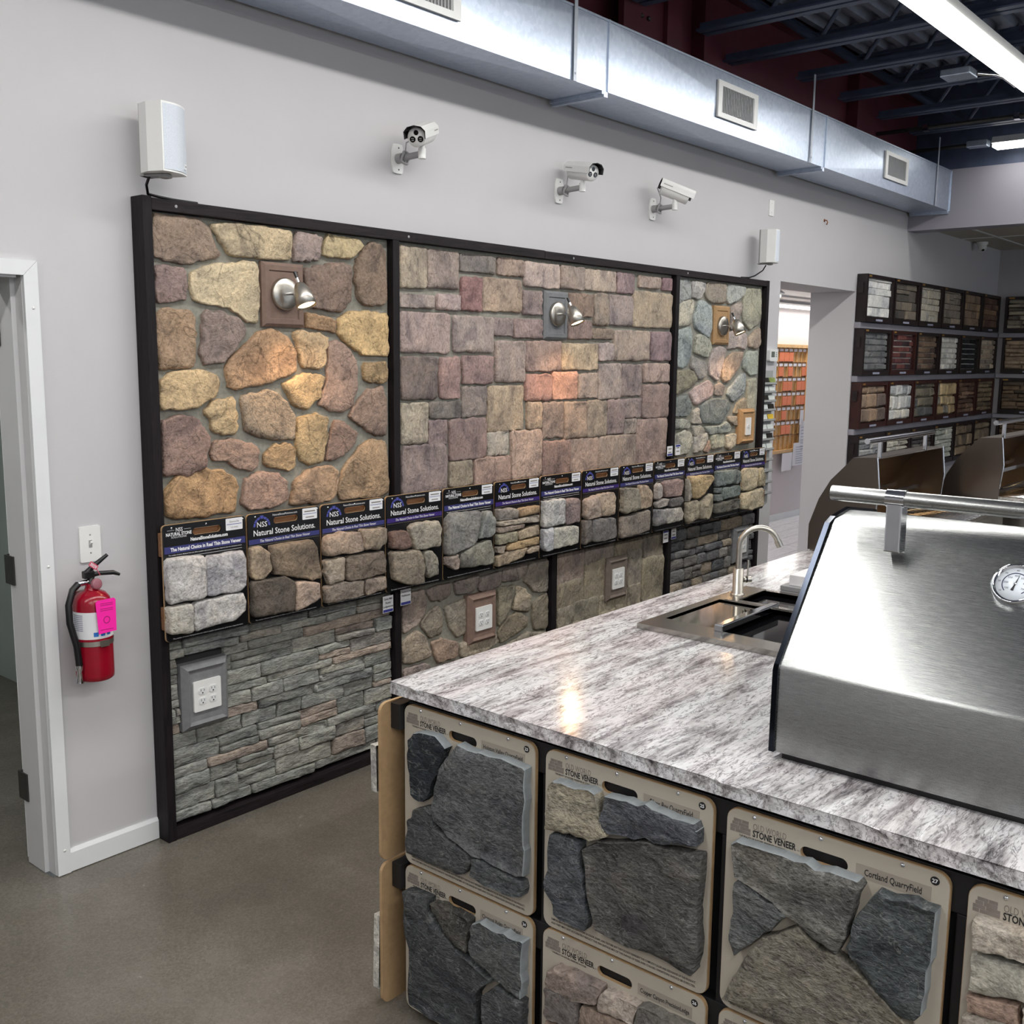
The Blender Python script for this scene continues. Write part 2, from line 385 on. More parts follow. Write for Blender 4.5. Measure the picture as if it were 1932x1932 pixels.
def fplate(g, F, outline, n0, n1, holes=()):
    """flat plate with optional holes (both simple loops), thickness n0..n1"""
    bm = bmesh.new(); loops = [outline] + list(holes); edges = []
    for lp in loops:
        vs = [bm.verts.new((u, v, 0)) for u, v in lp]
        edges += [bm.edges.new((vs[i], vs[(i + 1) % len(vs)])) for i in range(len(vs))]
    bmesh.ops.triangle_fill(bm, use_beauty=True, use_dissolve=False, edges=edges)
    bm.verts.index_update()
    pts = [(v.co.x, v.co.y) for v in bm.verts]
    fc = []
    for f in bm.faces:
        ids = [v.index for v in f.verts]
        a = sum(pts[ids[i]][0] * pts[ids[(i + 1) % 3]][1] - pts[ids[(i + 1) % 3]][0] * pts[ids[i]][1] for i in range(len(ids))) if len(ids) == 3 else 1
        fc.append(ids if a > 0 else ids[::-1])
    bm.free()
    g.add([F.p(u, v, n1) for u, v in pts], fc)
    g.add([F.p(u, v, n0) for u, v in pts], [f[::-1] for f in fc])
    for j, lp in enumerate(loops):
        a = sum(lp[i][0] * lp[(i + 1) % len(lp)][1] - lp[(i + 1) % len(lp)][0] * lp[i][1] for i in range(len(lp)))
        q = list(lp) if (a > 0) == (j == 0) else list(lp)[::-1]
        n = len(q); vs = [F.p(u, v, n0) for u, v in q] + [F.p(u, v, n1) for u, v in q]
        g.add(vs, [[i, (i + 1) % n, n + (i + 1) % n, n + i] for i in range(n)])
    return g

TXT = {}
def text_geo(s, size, align='LEFT', bold=0.0, shear=0.0, sx=1.0):
    key = (s, size, align, bold, shear, sx)
    if key in TXT: return TXT[key]
    cu = bpy.data.curves.new('lettering', 'FONT'); cu.body = s; cu.size = size; cu.align_x = align; cu.resolution_u = 2
    cu.offset = bold; cu.shear = shear; cu.fill_mode = 'FRONT'
    o = bpy.data.objects.new('lettering_source', cu); COL.objects.link(o)
    dg = bpy.context.evaluated_depsgraph_get(); me = bpy.data.meshes.new_from_object(o.evaluated_get(dg))
    r = ([(v.co.x * sx, v.co.y) for v in me.vertices], [list(p.vertices) for p in me.polygons])
    bpy.data.objects.remove(o); bpy.data.curves.remove(cu); bpy.data.meshes.remove(me)
    TXT[key] = r; return r
def ftext(g, F, s, size, u, v, n, align='LEFT', bold=0.0, shear=0.0, sx=1.0, fit=None):
    vs, fs = text_geo(s, size, align, bold, shear, sx)
    if fit:
        k = fit / (max(p[0] for p in vs) - min(p[0] for p in vs)); vs = [(a * k, b) for a, b in vs]
    return g.add([F.p(u + a, v + b, n) for a, b in vs], fs)

def letters(parent, F, s, size, u, v, n, mat, *a, **k):
    return obj('lettering', ftext(G(), F, s, size, u, v, n, *a, **k), mat, parent)
def stone_geo(F, poly, n0, depth, rough=0.006, seed=0, crisp=False, npts=22, rnd=0.18, jit=0.010, dome=0.25, sawn=False):
    """one stone: closed outline in the frame's u,v, rising from n0 by depth with a rough front"""
    rs = random.Random(seed)
    a = sum(poly[i][0] * poly[(i + 1) % len(poly)][1] - poly[(i + 1) % len(poly)][0] * poly[i][1] for i in range(len(poly)))
    if a < 0: poly = poly[::-1]
    q = []
    L = len(poly)
    for i in range(L):
        p0, p1 = poly[i], poly[(i + 1) % L]
        c = rnd
        q.append((p0[0] + (p1[0] - p0[0]) * c, p0[1] + (p1[1] - p0[1]) * c)); q.append((p1[0] + (p0[0] - p1[0]) * c, p1[1] + (p0[1] - p1[1]) * c))
    per = sum(math.dist(q[i], q[(i + 1) % len(q)]) for i in range(len(q))); step = per / npts; out = []
    for i in range(len(q)):
        p0, p1 = q[i], q[(i + 1) % len(q)]; d = math.dist(p0, p1)
        if d < 1e-6: continue
        k = max(1, int(round(d / step)))
        for j in range(k): t = j / k; out.append((p0[0] + (p1[0] - p0[0]) * t, p0[1] + (p1[1] - p0[1]) * t))
    n = len(out)
    cx = sum(p[0] for p in out) / n; cy = sum(p[1] for p in out) / n; size = math.sqrt(abs(a) / 2)
    sd = rs.uniform(0, 99)
    ring = []
    for p in out:
        k = (noise.noise(Vector((p[0] * 45, p[1] * 45, sd))) + 0.5 * noise.noise(Vector((p[0] * 120, p[1] * 120, sd)))) * jit * 1.5 * min(1.0, size / 0.12)
        d = math.hypot(p[0] - cx, p[1] - cy) + 1e-9
        ring.append((p[0] + (p[0] - cx) / d * k, p[1] + (p[1] - cy) / d * k))
    R_ = [(0.0, 0.0), (0.0, 0.72 if not crisp else 0.88), (0.035 if not crisp else 0.015, 0.93 if not crisp else 0.98), (0.12, 1.0), (0.40, 1.0 + dome * 0.6), (0.70, 1.0 + dome)]
    tilt = (rs.uniform(-1, 1) * 0.12, rs.uniform(-1, 1) * 0.12)
    g = G(); vs = []
    def hgt(u, v, t, h):
        z = n0 + depth * h
        if t > 0.01 or h > 0.5:
            z += rough * (noise.noise(Vector((u * 22, v * 22, sd))) + 0.5 * noise.noise(Vector((u * 55, v * 55, sd + 7)))) * (1.0 if t > 0.04 else 0.4)
            if t > 0.04: z += (u - cx) * tilt[0] * 0.5 + (v - cy) * tilt[1] * 0.5
        return z
    for t, h in R_:
        for (u, v) in ring:
            uu, vv = u + (cx - u) * t, v + (cy - v) * t
            vs.append(F.p(uu, vv, hgt(uu, vv, t, h)))
    vs.append(F.p(cx, cy, hgt(cx, cy, 1.0, 1.0 + dome)))
    fs = []; sm = []
    for k in range(len(R_) - 1):
        for i in range(n):
            j = (i + 1) % n; fs.append([k * n + i, k * n + j, (k + 1) * n + j, (k + 1) * n + i]); sm.append(not (crisp and k < 3))
    last = (len(R_) - 1) * n
    for i in range(n): fs.append([last + i, last + (i + 1) % n, len(vs) - 1]); sm.append(True)
    g.v = [tuple(p) for p in vs]; g.f = fs; g.sm = sm
    if sawn:            # sawn top and right edges, split faces elsewhere
        g.mi = [0] * len(fs); g.mat2 = 'sawn_pale'
        for k in (0, 1):
            for i in range(n):
                j = (i + 1) % n; du, dv = ring[j][0] - ring[i][0], ring[j][1] - ring[i][1]; l = math.hypot(du, dv) + 1e-9
                nu, nv = dv / l, -du / l
                if ('t' in sawn and nv > 0.7) or ('r' in sawn and nu > 0.88): g.mi[k * n + i] = 1
    return g
def box_stone(F, u0, u1, v0, v1, n0, n1, seed=0, j=0.002, b=0.004):
    """cheap stone: chamfered block with slightly uneven corners"""
    rs = random.Random(seed); J = lambda: rs.uniform(-j, j); g = G()
    base = [(u0, v0), (u1, v0), (u1, v1), (u0, v1)]; b = min(b, abs(u1 - u0) * 0.25, abs(v1 - v0) * 0.25)
    base = [(u + J(), v + J()) for u, v in base]; cu, cv = (u0 + u1) / 2, (v0 + v1) / 2
    top = [(u + (b if u < cu else -b), v + (b if v < cv else -b)) for u, v in base]
    vs = [F.p(u, v, n0) for u, v in base] + [F.p(u, v, n1 - b) for u, v in base] + [F.p(u, v, n1 + J()) for u, v in top]
    fs = []
    for k in (0, 4):
        fs += [[k + i, k + (i + 1) % 4, k + 4 + (i + 1) % 4, k + 4 + i] for i in range(4)]
    fs.append([8, 9, 10, 11]); return g.add(vs, fs)
def courses(u0, u1, v0, v1, hs, ls, seed, gap=0.003, split=0.3, avoid=None, stagger=True):
    """stacked courses of rectangles"""
    rs = random.Random(seed); v = v0; out = []; row = 0
    while v < v1 - 0.008:
        h = rs.choice(hs)
        if v + h > v1 - 0.012: h = v1 - v
        u = u0 - (rs.uniform(0, ls[0]) if stagger else 0)
        while u < u1 - 1e-4:
            l = rs.uniform(*ls) * (1.0 if h < 0.06 else 0.85); e = u + l
            if u1 - e < ls[0] * 0.45: e = u1
            a, b_ = max(u, u0), min(e, u1)
            if b_ - a > 0.012:
                segs = [(v, v + h)]
                if h > min(hs) * 1.6 and rs.random() < split:
                    c = v + h * rs.uniform(0.35, 0.65); segs = [(v, c), (c, v + h)]
                for s0, s1 in segs:
                    parts = [(a, b_)]
                    if avoid and s1 > avoid[2] + 0.004 and s0 < avoid[3] - 0.004:
                        parts = []
                        if a < avoid[0] - 0.02: parts.append((a, min(b_, avoid[0])))
                        if b_ > avoid[1] + 0.02: parts.append((max(a, avoid[1]), b_))
                    for p0, p1 in parts:
                        if p1 - p0 > 0.012: out.append((p0 + gap / 2, p1 - gap / 2, s0 + gap / 2, s1 - gap / 2))
            u = e
        v += h; row += 1
    return out
TRACE={
'A':[('8f7b6a',[50,2288,165,2295,245,2285,279,2256,325,2172,298,2154,170,2123,97,2128,47,2143]),
('b9a685',[286,2275,336,2288,506,2294,654,2286,647,2175,538,2169,358,2172,327,2216,295,2252]),
('9c8a82',[665,2284,764,2288,799,2276,785,2185,685,2172,659,2172]),
('b3a079',[823,2290,999,2288,1024,2259,972,2211,939,2200,797,2201]),
('84705f',[1050,2277,1119,2280,1145,2244,1148,2026,1037,2014,991,2038,971,2118,981,2200,1015,2246]),
('8c7670',[52,2117,163,2114,181,2102,177,2000,115,1986,52,1986]),
('c5b28f',[197,2098,239,2122,384,2152,481,2156,495,2060,484,1922,438,1926,365,1975,234,1991,202,2001,192,2049]),
('806c60',[711,2147,817,2175,897,2187,955,2173,948,2036,894,1984,821,1987,711,1995]),
('a5835f',[711,1980,836,1963,872,1946,867,1899,748,1914,709,1919]),
('c3a36f',[881,1958,944,1992,1055,1999,1152,1987,1159,1804,1087,1807,1000,1816,908,1865,880,1896]),
('a08468',[50,1946,71,1966,195,1968,212,1936,202,1765,123,1754,56,1752,47,1824]),
('8d7b72',[239,1964,304,1967,391,1947,434,1903,387,1839,317,1776,244,1768,223,1798]),
('ae8a66',[487,1902,544,1909,625,1878,653,1825,663,1747,598,1717,473,1689,368,1676,341,1691,330,1765,386,1822]),
('c5a67c',[648,1897,701,1907,819,1888,808,1771,776,1749,697,1753,668,1813]),
('9c8171',[834,1858,875,1874,941,1834,982,1784,985,1675,954,1598,894,1565,829,1583,765,1604,806,1690]),
('a98c62',[1017,1777,1150,1784,1153,1705,1121,1689,1042,1693,1012,1713]),
('c4a77a',[54,1711,123,1749,224,1754,289,1731,304,1697,272,1647,193,1609,50,1609]),
('c0a070',[590,1693,674,1734,783,1734,799,1715,773,1634,709,1587,640,1607]),
('b39b74',[231,1603,272,1641,353,1650,366,1633,376,1516,307,1505,268,1522,250,1568]),
('9b8871',[391,1655,494,1671,567,1663,618,1620,654,1558,648,1472,517,1476,411,1509]),
('8b7567',[1033,1667,1121,1679,1148,1625,1142,1472,1074,1465,995,1506,932,1554,962,1598]),
('a89068',[662,1564,748,1579,820,1551,810,1457,784,1370,719,1362,665,1391,648,1466]),
('846d61',[852,1541,894,1542,978,1487,960,1436,900,1394,833,1376,800,1378,818,1469]),
('8b7268',[54,1570,116,1593,186,1587,223,1546,260,1499,238,1443,230,1387,157,1367,51,1371]),
('92796a',[273,1493,348,1494,445,1471,476,1440,463,1375,427,1363,371,1376,317,1409,264,1413,251,1442]),
('a88a62',[493,1421,546,1460,621,1464,651,1429,641,1355,610,1348,528,1370,489,1385]),
('9c8264',[893,1336,983,1420,1059,1454,1146,1440,1160,1214,1102,1192,876,1207,862,1238]),
('b08b5f',[54,1323,116,1376,194,1399,296,1381,365,1335,372,1314,354,1214,290,1207,87,1208,56,1227]),
('9c8070',[381,1242,401,1332,464,1358,552,1347,608,1304,600,1230,561,1213,422,1207]),
('a08468',[613,1214,629,1302,724,1355,836,1356,870,1326,857,1238,833,1207,640,1205])],
'B':[('ab9c87',[1229,2103,1396,2103,1396,2282,1229,2282]),
('99897f',[1402,2111,1606,2111,1606,2283,1402,2283]),
('7c7570',[1613,2198,1866,2198,1866,2283,1613,2283]),
('a08b7c',[1880,2198,2078,2198,2078,2284,1880,2284]),
('b3a096',[2083,2156,2367,2156,2367,2280,2083,2280]),
('96877d',[2373,2161,2582,2161,2582,2281,2373,2281]),
('ac9b8c',[2586,2166,2883,2166,2883,2279,2586,2279]),
('9c8583',[2891,2166,3065,2166,3065,2282,2891,2282]),
('a29084',[3110,2209,3342,2209,3342,2276,3110,2276]),
('957879',[3359,2206,3470,2206,3470,2281,3359,2281]),
('a2938a',[1224,2019,1444,2019,1444,2080,1224,2080]),
('a79490',[1465,2018,1618,2018,1618,2091,1465,2091]),
('946f6b',[1623,2020,1767,2020,1767,2175,1623,2175]),
('a38e7b',[1771,2024,2068,2024,2068,2185,1771,2185]),
('91807c',[2072,2021,2226,2021,2226,2136,2072,2136]),
('8b7668',[2452,2024,2670,2024,2670,2144,2452,2144]),
('907a72',[2446,1905,2656,1905,2656,2008,2446,2008]),
('948577',[2677,1984,2811,1984,2811,2155,2677,2155]),
('998a85',[2812,1987,3057,1987,3057,2154,2812,2154]),
('a6957f',[3055,1984,3484,1984,3484,2189,3055,2189]),
('a5918a',[1231,1821,1552,1821,1552,2003,1231,2003]),
('a3938b',[1570,1828,1853,1828,1853,1998,1570,1998]),
('8f7f7b',[1854,1909,1996,1909,1996,1996,1854,1996]),
('95807c',[2005,1902,2229,1902,2229,1997,2005,1997]),
('8b7a6b',[2663,1909,2863,1909,2863,1967,2663,1967]),
('a69486',[2876,1793,3240,1793,3240,1964,2876,1964]),
('8b7678',[3252,1793,3487,1793,3487,1964,3252,1964]),
('7e7069',[1232,1612,1465,1612,1465,1808,1232,1808]),
('9d8079',[1481,1612,1614,1612,1614,1806,1481,1806]),
('957b76',[1634,1678,1854,1678,1854,1814,1634,1814]),
('9f8e85',[1870,1683,2094,1683,2094,1887,1870,1887]),
('a68c80',[2100,1736,2393,1736,2393,1891,2100,1891]),
('c0a98a',[2396,1742,2719,1742,2719,1884,2396,1884]),
('a59590',[2729,1791,2868,1791,2868,1889,2729,1889]),
('8f827a',[1631,1524,1808,1524,1808,1669,1631,1669]),
('a7947d',[1815,1443,2086,1443,2086,1670,1815,1670]),
('a57c70',[2100,1586,2317,1586,2317,1724,2100,1724]),
('b98a74',[2322,1589,2538,1589,2538,1735,2322,1735]),
('a08f83',[2542,1589,2727,1589,2727,1725,2542,1725]),
('a5958c',[2729,1579,2951,1579,2951,1778,2729,1778]),
('8d7d78',[2950,1590,3167,1590,3167,1773,2950,1773]),
('a99287',[3188,1667,3467,1667,3467,1778,3188,1778]),
('8f7b74',[3177,1459,3465,1459,3465,1657,3177,1657]),
('a99d8a',[1233,1415,1405,1415,1405,1603,1233,1603]),
('7a736c',[1416,1523,1626,1523,1626,1602,1416,1602]),
('8a7875',[1409,1400,1531,1400,1531,1520,1409,1520]),
('ad957d',[2116,1444,2234,1444,2234,1583,2116,1583]),
('8c7a6f',[2239,1388,2421,1388,2421,1580,2239,1580]),
('a08a78',[2423,1378,2633,1378,2633,1575,2423,1575]),
('9a8b7a',[2633,1373,2821,1373,2821,1578,2633,1578]),
('8c7b78',[2819,1381,2990,1381,2990,1578,2819,1578]),
('8f7f7a',[2989,1464,3166,1464,3166,1578,2989,1578]),
('978a80',[2995,1375,3118,1375,3118,1463,2995,1463]),
('9b857b',[3121,1187,3459,1187,3459,1456,3121,1456]),
('8b7b77',[1239,1180,1531,1180,1531,1410,1239,1410]),
('8a7570',[1544,1320,1804,1320,1804,1518,1544,1518]),
('a89f93',[1811,1327,1975,1327,1975,1444,1811,1444]),
('ae9585',[1995,1191,2240,1191,2240,1443,1995,1443]),
('8d8271',[1545,1195,1707,1195,1707,1322,1545,1322]),
('a08679',[1720,1187,1986,1187,1986,1322,1720,1322]),
('8a7269',[2241,1189,2486,1189,2486,1376,2241,1376]),
('a28b7d',[2486,1182,2746,1182,2746,1375,2486,1375]),
('9a897c',[2745,1177,3123,1177,3123,1375,2745,1375])],
'C':[('9c9e9a',[3544,2281,3685,2284,3698,2174,3586,2146,3547,2136]),
('b0aca6',[3696,2280,3764,2281,3867,2274,3855,2225,3815,2180,3772,2173,3708,2180]),
('93897b',[3883,2280,3916,2288,4131,2289,4130,2162,3959,2157,3903,2173,3856,2209]),
('a7a9a3',[4143,2287,4395,2282,4392,2248,4352,2217,4282,2185,4166,2158,4133,2195]),
('a3a08c',[4408,2277,4616,2286,4638,2125,4625,2060,4484,2003,4392,2047,4363,2092,4371,2207]),
('b0ab9b',[3556,2136,3616,2157,3725,2168,3732,2139,3710,2074,3709,2021,3626,2003,3550,1993,3546,2089]),
('a0a8a6',[3794,2168,3870,2167,3950,2132,3967,1996,3937,1940,3876,1950,3753,2001,3737,2070]),
('a3958a',[4191,2131,4248,2167,4343,2180,4358,2149,4326,2102,4263,1998,4197,2002]),
('b3a49c',[4204,1988,4336,1994,4436,1979,4455,1904,4421,1871,4333,1885,4185,1869,4178,1939]),
('a99683',[4463,1950,4548,1999,4622,2025,4639,1924,4610,1888,4547,1876,4469,1892]),
('949d9a',[3541,1974,3699,2007,3723,1963,3722,1839,3684,1764,3623,1748,3545,1756]),
('a5a595',[3788,1956,3853,1963,3962,1913,3971,1869,3930,1819,3864,1819,3753,1850,3759,1910]),
('928e8a',[3733,1829,3788,1807,3888,1786,3924,1747,3906,1692,3819,1676,3773,1715,3716,1764]),
('ada09b',[4015,1881,4083,1890,4160,1877,4137,1803,4097,1730,4078,1673,4044,1668,3961,1708,3940,1758,3963,1825]),
('b59c84',[4194,1832,4275,1858,4397,1856,4389,1816,4311,1729,4208,1660,4149,1658,4112,1690,4129,1764]),
('a0a69a',[4472,1863,4612,1864,4615,1704,4513,1698,4408,1746,4397,1793]),
('8d8772',[3546,1732,3707,1742,3761,1731,3808,1687,3778,1649,3653,1608,3546,1589]),
('ad9a97',[3717,1596,3811,1638,3964,1675,4018,1635,4011,1573,3907,1542,3809,1517,3765,1535]),
('8c827c',[4035,1640,4103,1656,4157,1633,4144,1576,4110,1571,4028,1578]),
('98a09f',[4224,1620,4293,1659,4386,1711,4448,1716,4456,1628,4423,1576,4292,1523,4192,1575]),
('a3a08e',[4477,1669,4605,1680,4612,1542,4608,1445,4485,1455,4474,1569]),
('9c8f78',[4342,1519,4438,1552,4466,1521,4477,1467,4448,1445,4299,1447]),
('787e7b',[3542,1567,3675,1589,3720,1552,3745,1502,3706,1449,3544,1455]),
('757c7a',[3864,1515,3951,1546,4087,1560,4207,1540,4259,1492,4191,1442,4125,1386,3895,1396,3858,1454]),
('a8a296',[3768,1485,3832,1505,3842,1444,3879,1397,3753,1402]),
('a3a598',[3545,1439,3665,1437,3735,1415,3733,1374,3549,1377]),
('9a968c',[3753,1392,3879,1386,3921,1351,3907,1312,3791,1318]),
('8f9690',[3919,1379,4126,1376,4195,1402,4270,1363,4261,1329,3969,1320]),
('a89a88',[4228,1432,4343,1431,4355,1365,4300,1371,4230,1406]),
('a9a799',[3542,1331,3669,1370,3759,1343,3778,1281,3723,1215,3550,1208]),
('b0aba0',[3789,1333,3949,1341,3975,1301,3911,1226,3798,1210]),
('a38a78',[3923,1218,3984,1292,4004,1228,3975,1207]),
('a8a692',[4005,1323,4181,1322,4197,1233,4021,1220]),
('b7ad98',[4202,1313,4340,1314,4339,1232,4257,1209,4209,1224])],
'E':[('9a8a7e',[1239,730,1371,739,1398,687,1382,611,1328,567,1238,546]),
('83766e',[1387,728,1448,742,1560,739,1555,676,1492,659,1420,675]),
('857b74',[1572,737,1755,749,1749,708,1701,667,1595,669]),
('8b8079',[1761,731,1923,740,1923,672,1848,650,1755,662]),
('968980',[1935,746,2133,747,2133,707,2080,672,1936,678]),
('857d72',[2160,751,2313,751,2310,568,2205,577,2107,659]),
('7f7668',[1360,584,1426,635,1481,641,1504,556,1492,502,1414,494,1360,552]),
('8b8375',[1509,627,1659,645,1672,598,1664,459,1607,454,1549,515]),
('89826f',[1898,659,2028,650,2041,609,1965,493,1903,453,1900,548]),
('a09480',[2041,639,2081,637,2170,569,2151,484,2017,518]),
('7f7665',[2185,531,2310,563,2316,363,2195,378,2173,462]),
('807664',[1901,428,1991,497,2083,497,2152,449,2139,407,2032,384,1928,362]),
('a0917e',[1238,507,1328,551,1381,516,1431,402,1295,397,1237,410]),
('96806f',[1425,475,1504,475,1608,437,1608,363,1470,357,1436,409]),
('9a8f7e',[1619,427,1727,425,1888,422,1908,375,1777,334,1631,350]),
('8d7f78',[1237,382,1381,381,1414,357,1425,282,1337,271,1236,296]),
('8b8273',[1954,339,2140,380,2309,350,2318,271,2142,254]),
('8d8072',[1447,342,1608,346,1777,317,1802,243,1632,233,1470,263])],
'F':[('9a8a80',[2384,565,2634,565,2634,759,2384,759]),
('8d8279',[2643,635,2919,635,2919,750,2643,750]),
('857c6c',[2939,624,3232,624,3232,749,2939,749]),
('8a8172',[3243,592,3457,592,3457,759,3243,759]),
('8f8571',[2643,426,2858,426,2858,676,2643,676]),
('8b8377',[3077,458,3226,458,3226,681,3077,681]),
('918873',[3232,335,3469,335,3469,619,3232,619]),
('847b6a',[2389,413,2636,413,2636,600,2389,600]),
('9a8f7c',[3083,337,3220,337,3220,472,3083,472]),
('9c927e',[2786,314,3070,314,3070,458,2786,458]),
('87806f',[2542,309,2780,309,2780,468,2542,468]),
('8d8575',[2393,337,2538,337,2538,458,2393,458]),
('8f8674',[2798,212,3075,212,3075,364,2798,364]),
('877d6c',[3086,153,3479,153,3479,351,3086,351]),
('8a8070',[2396,181,2789,181,2789,356,2396,356])],
'boards':[[('b5b2b0',[-4,1091,159,1080,153,922,-5,922]),
('b3b0b0',[163,1079,323,1078,339,1052,334,941,311,923,156,924]),
('a9a59c',[-2,914,98,911,96,801,-12,815]),
('b2afac',[103,913,317,914,334,882,330,840,277,813,99,803])],
[('a08d74',[357,1076,404,1080,445,1053,456,981,413,949,375,950,347,963]),
('7a6a58',[452,1073,521,1080,657,1074,684,1036,701,909,646,909,471,959,453,1014]),
('5a524a',[362,947,504,949,567,919,554,799,467,804,370,808,346,837]),
('a08c7d',[571,919,681,895,694,830,630,807,561,797])],
[('9c8876',[717,1077,808,1086,913,1075,923,989,719,997,709,1027]),
('857868',[913,1084,1062,1078,1057,1009,1013,985,931,991]),
('988c7c',[719,980,821,983,815,879,738,877,718,929]),
('75685b',[832,981,1037,976,1057,925,1052,877,941,868,830,874]),
('83776b',[716,872,789,877,925,864,924,796,708,796]),
('8d7e70',[935,866,1052,865,1059,809,940,793])],
[('6d5850',[1085,1051,1168,1050,1188,1028,1204,972,1154,966,1085,978]),
('9c9485',[1198,1057,1222,1073,1375,1070,1400,1027,1389,947,1235,953,1218,985]),
('877c6c',[1084,954,1101,967,1269,946,1293,864,1283,795,1207,793,1096,840]),
('8c8679',[1286,936,1332,939,1368,904,1378,821,1318,812,1300,848])],
[('85837e',[1425,1070,1477,1090,1667,1082,1659,1011,1637,940,1583,916,1477,899,1422,901]),
('828481',[1698,1076,1738,1071,1771,1030,1767,966,1739,945,1652,951,1675,1009]),
('7d7b70',[1529,897,1621,921,1739,935,1764,875,1765,815,1661,817,1530,823]),
('93857a',[1422,891,1507,897,1526,866,1518,825,1492,821,1426,855])],
[('8d857c',[1766,1068,1794,1076,1919,1071,1945,1055,1941,1014,1787,1020,1766,1047]),
('9c8160',[1949,1054,1970,1063,2115,1064,2111,1025,1954,1020]),
('9b9183',[1771,1017,1945,1013,2116,1016,2117,979,1989,986,1787,991]),
('8f8073',[1771,987,1997,982,1989,964,1804,956,1771,963]),
('948e79',[1776,954,1938,953,1943,900,1776,900]),
('a3927a',[1946,949,2112,966,2114,912,1956,904]),
('a58b65',[1867,877,1896,895,2114,903,2115,866,1872,860]),
('8d8174',[1768,890,1859,889,1838,853,1769,860]),
('9b8a72',[1773,841,1863,855,2017,859,1992,815,1873,799,1773,792]),
('9a8c7b',[2018,840,2052,857,2115,855,2116,826,2027,824])],
[('b4b3b0',[2119,1081,2155,1080,2322,1078,2333,1065,2335,942,2131,941]),
('857573',[2338,1073,2447,1068,2463,1052,2462,939,2342,933]),
('b3b4b6',[2122,933,2222,936,2230,914,2228,816,2180,814,2125,830]),
('aba99f',[2237,931,2452,920,2456,821,2263,814,2237,821])],
[('a08f82',[2468,1051,2617,1069,2644,1026,2653,945,2532,939,2471,959]),
('a89683',[2634,1070,2779,1068,2798,1038,2796,942,2668,940,2656,998]),
('6f6964',[2457,901,2483,941,2566,935,2579,820,2493,805,2460,816]),
('716e6c',[2583,939,2797,925,2814,810,2697,801,2587,812])],
[('888274',[2832,1069,2850,1081,3033,1068,3046,943,2906,927,2838,945]),
('a08e79',[3041,1084,3124,1077,3186,1021,3171,944,3057,942]),
('837a71',[2835,883,2870,914,3158,931,3165,808,3037,796,2863,793,2825,829])],
[('a39c97',[3177,1065,3255,1080,3283,1056,3285,990,3208,980,3183,1007]),
('97807a',[3293,1076,3363,1085,3524,1079,3534,1041,3510,976,3328,985]),
('9b948e',[3189,964,3315,980,3370,971,3359,932,3237,929,3190,949]),
('696765',[3380,972,3510,972,3533,944,3485,919,3383,920]),
('868585',[3179,907,3224,924,3333,911,3338,824,3217,824,3183,842]),
('aba69d',[3346,911,3514,908,3545,867,3534,823,3352,819])],
[('a09a8d',[3527,1041,3560,1076,3602,1050,3626,957,3570,932,3531,981]),
('b39b72',[3595,1091,3873,1076,3909,1054,3775,958,3687,936,3641,956,3613,1041]),
('a89d86',[3570,925,3702,931,3725,917,3723,810,3608,792,3562,835]),
('aa9f86',[3748,914,3890,959,3897,868,3864,793,3733,808])],
[('77807d',[3903,1086,3934,1091,4192,1087,4192,999,3942,993,3900,1024]),
('757c79',[4200,1086,4260,1073,4267,1000,4209,985]),
('747d78',[4022,982,4269,976,4275,910,4029,898]),
('6f7775',[3903,985,4006,983,4009,947,3921,952]),
('737a76',[3930,943,4009,940,4013,897,3933,900]),
('67655c',[3935,880,3997,889,4268,888,4266,821,3972,813,3939,824])],
[('b3a68a',[4277,1072,4344,1083,4511,1075,4525,1028,4498,939,4393,927,4298,936]),
('aa9d7f',[4534,1060,4592,1069,4636,1002,4624,940,4538,943]),
('b5a88c',[4283,917,4394,919,4607,929,4620,801,4441,790,4284,811])]],
'iboards':{'1':[('2a2f34',[-1488,800,-1511,827,-1592,841,-1627,812,-1592,734,-1573,680,-1546,645,-1527,637,-1497,648,-1491,725]),
('5d5f60',[-1648,816,-1673,831,-1739,835,-1893,835,-1896,625,-1892,553,-1875,547,-1717,554,-1636,573,-1585,605,-1571,630,-1582,692,-1605,747]),
('4b4d4e',[-1490,576,-1513,613,-1553,632,-1576,620,-1585,586,-1636,568,-1699,552,-1714,531,-1708,508,-1674,489,-1605,484,-1482,485]),
('505456',[-1723,544,-1741,550,-1800,542,-1886,539,-1895,519,-1887,500,-1859,492,-1766,487,-1716,498])],
'2':[('424547',[-1473,367,-1492,376,-1569,379,-1570,347,-1611,307,-1662,277,-1712,263,-1768,246,-1795,238,-1747,193,-1739,170,-1738,40,-1617,30,-1493,25,-1497,211,-1477,255]),
('4b4944',[-1575,371,-1617,377,-1712,371,-1713,347,-1703,281,-1669,280,-1630,305,-1582,351]),
('515455',[-1717,353,-1724,368,-1754,380,-1900,384,-1899,250,-1885,232,-1803,242,-1767,261,-1717,275]),
('4b4e4f',[-1759,179,-1804,223,-1862,224,-1891,218,-1900,168,-1899,67,-1763,47])],
'3':[('958e7c',[-1964,817,-1984,826,-2105,835,-2111,792,-2133,740,-2117,728,-2092,716,-1959,704,-1961,742,-1969,767]),
('505359',[-2124,834,-2211,840,-2356,838,-2366,825,-2365,791,-2310,777,-2261,767,-2214,763,-2137,745,-2111,770,-2121,806]),
('4d5156',[-1973,697,-2058,697,-2061,639,-2088,513,-2076,489,-2054,488,-1988,492,-1981,530,-1958,545,-1965,625]),
('535250',[-2063,684,-2109,714,-2214,754,-2277,760,-2377,771,-2375,644,-2370,505,-2359,492,-2302,495,-2255,502,-2203,494,-2110,499,-2097,516,-2079,608])],
'4':[('83766f',[-1971,342,-1993,359,-2131,363,-2120,316,-2058,297,-1971,298]),
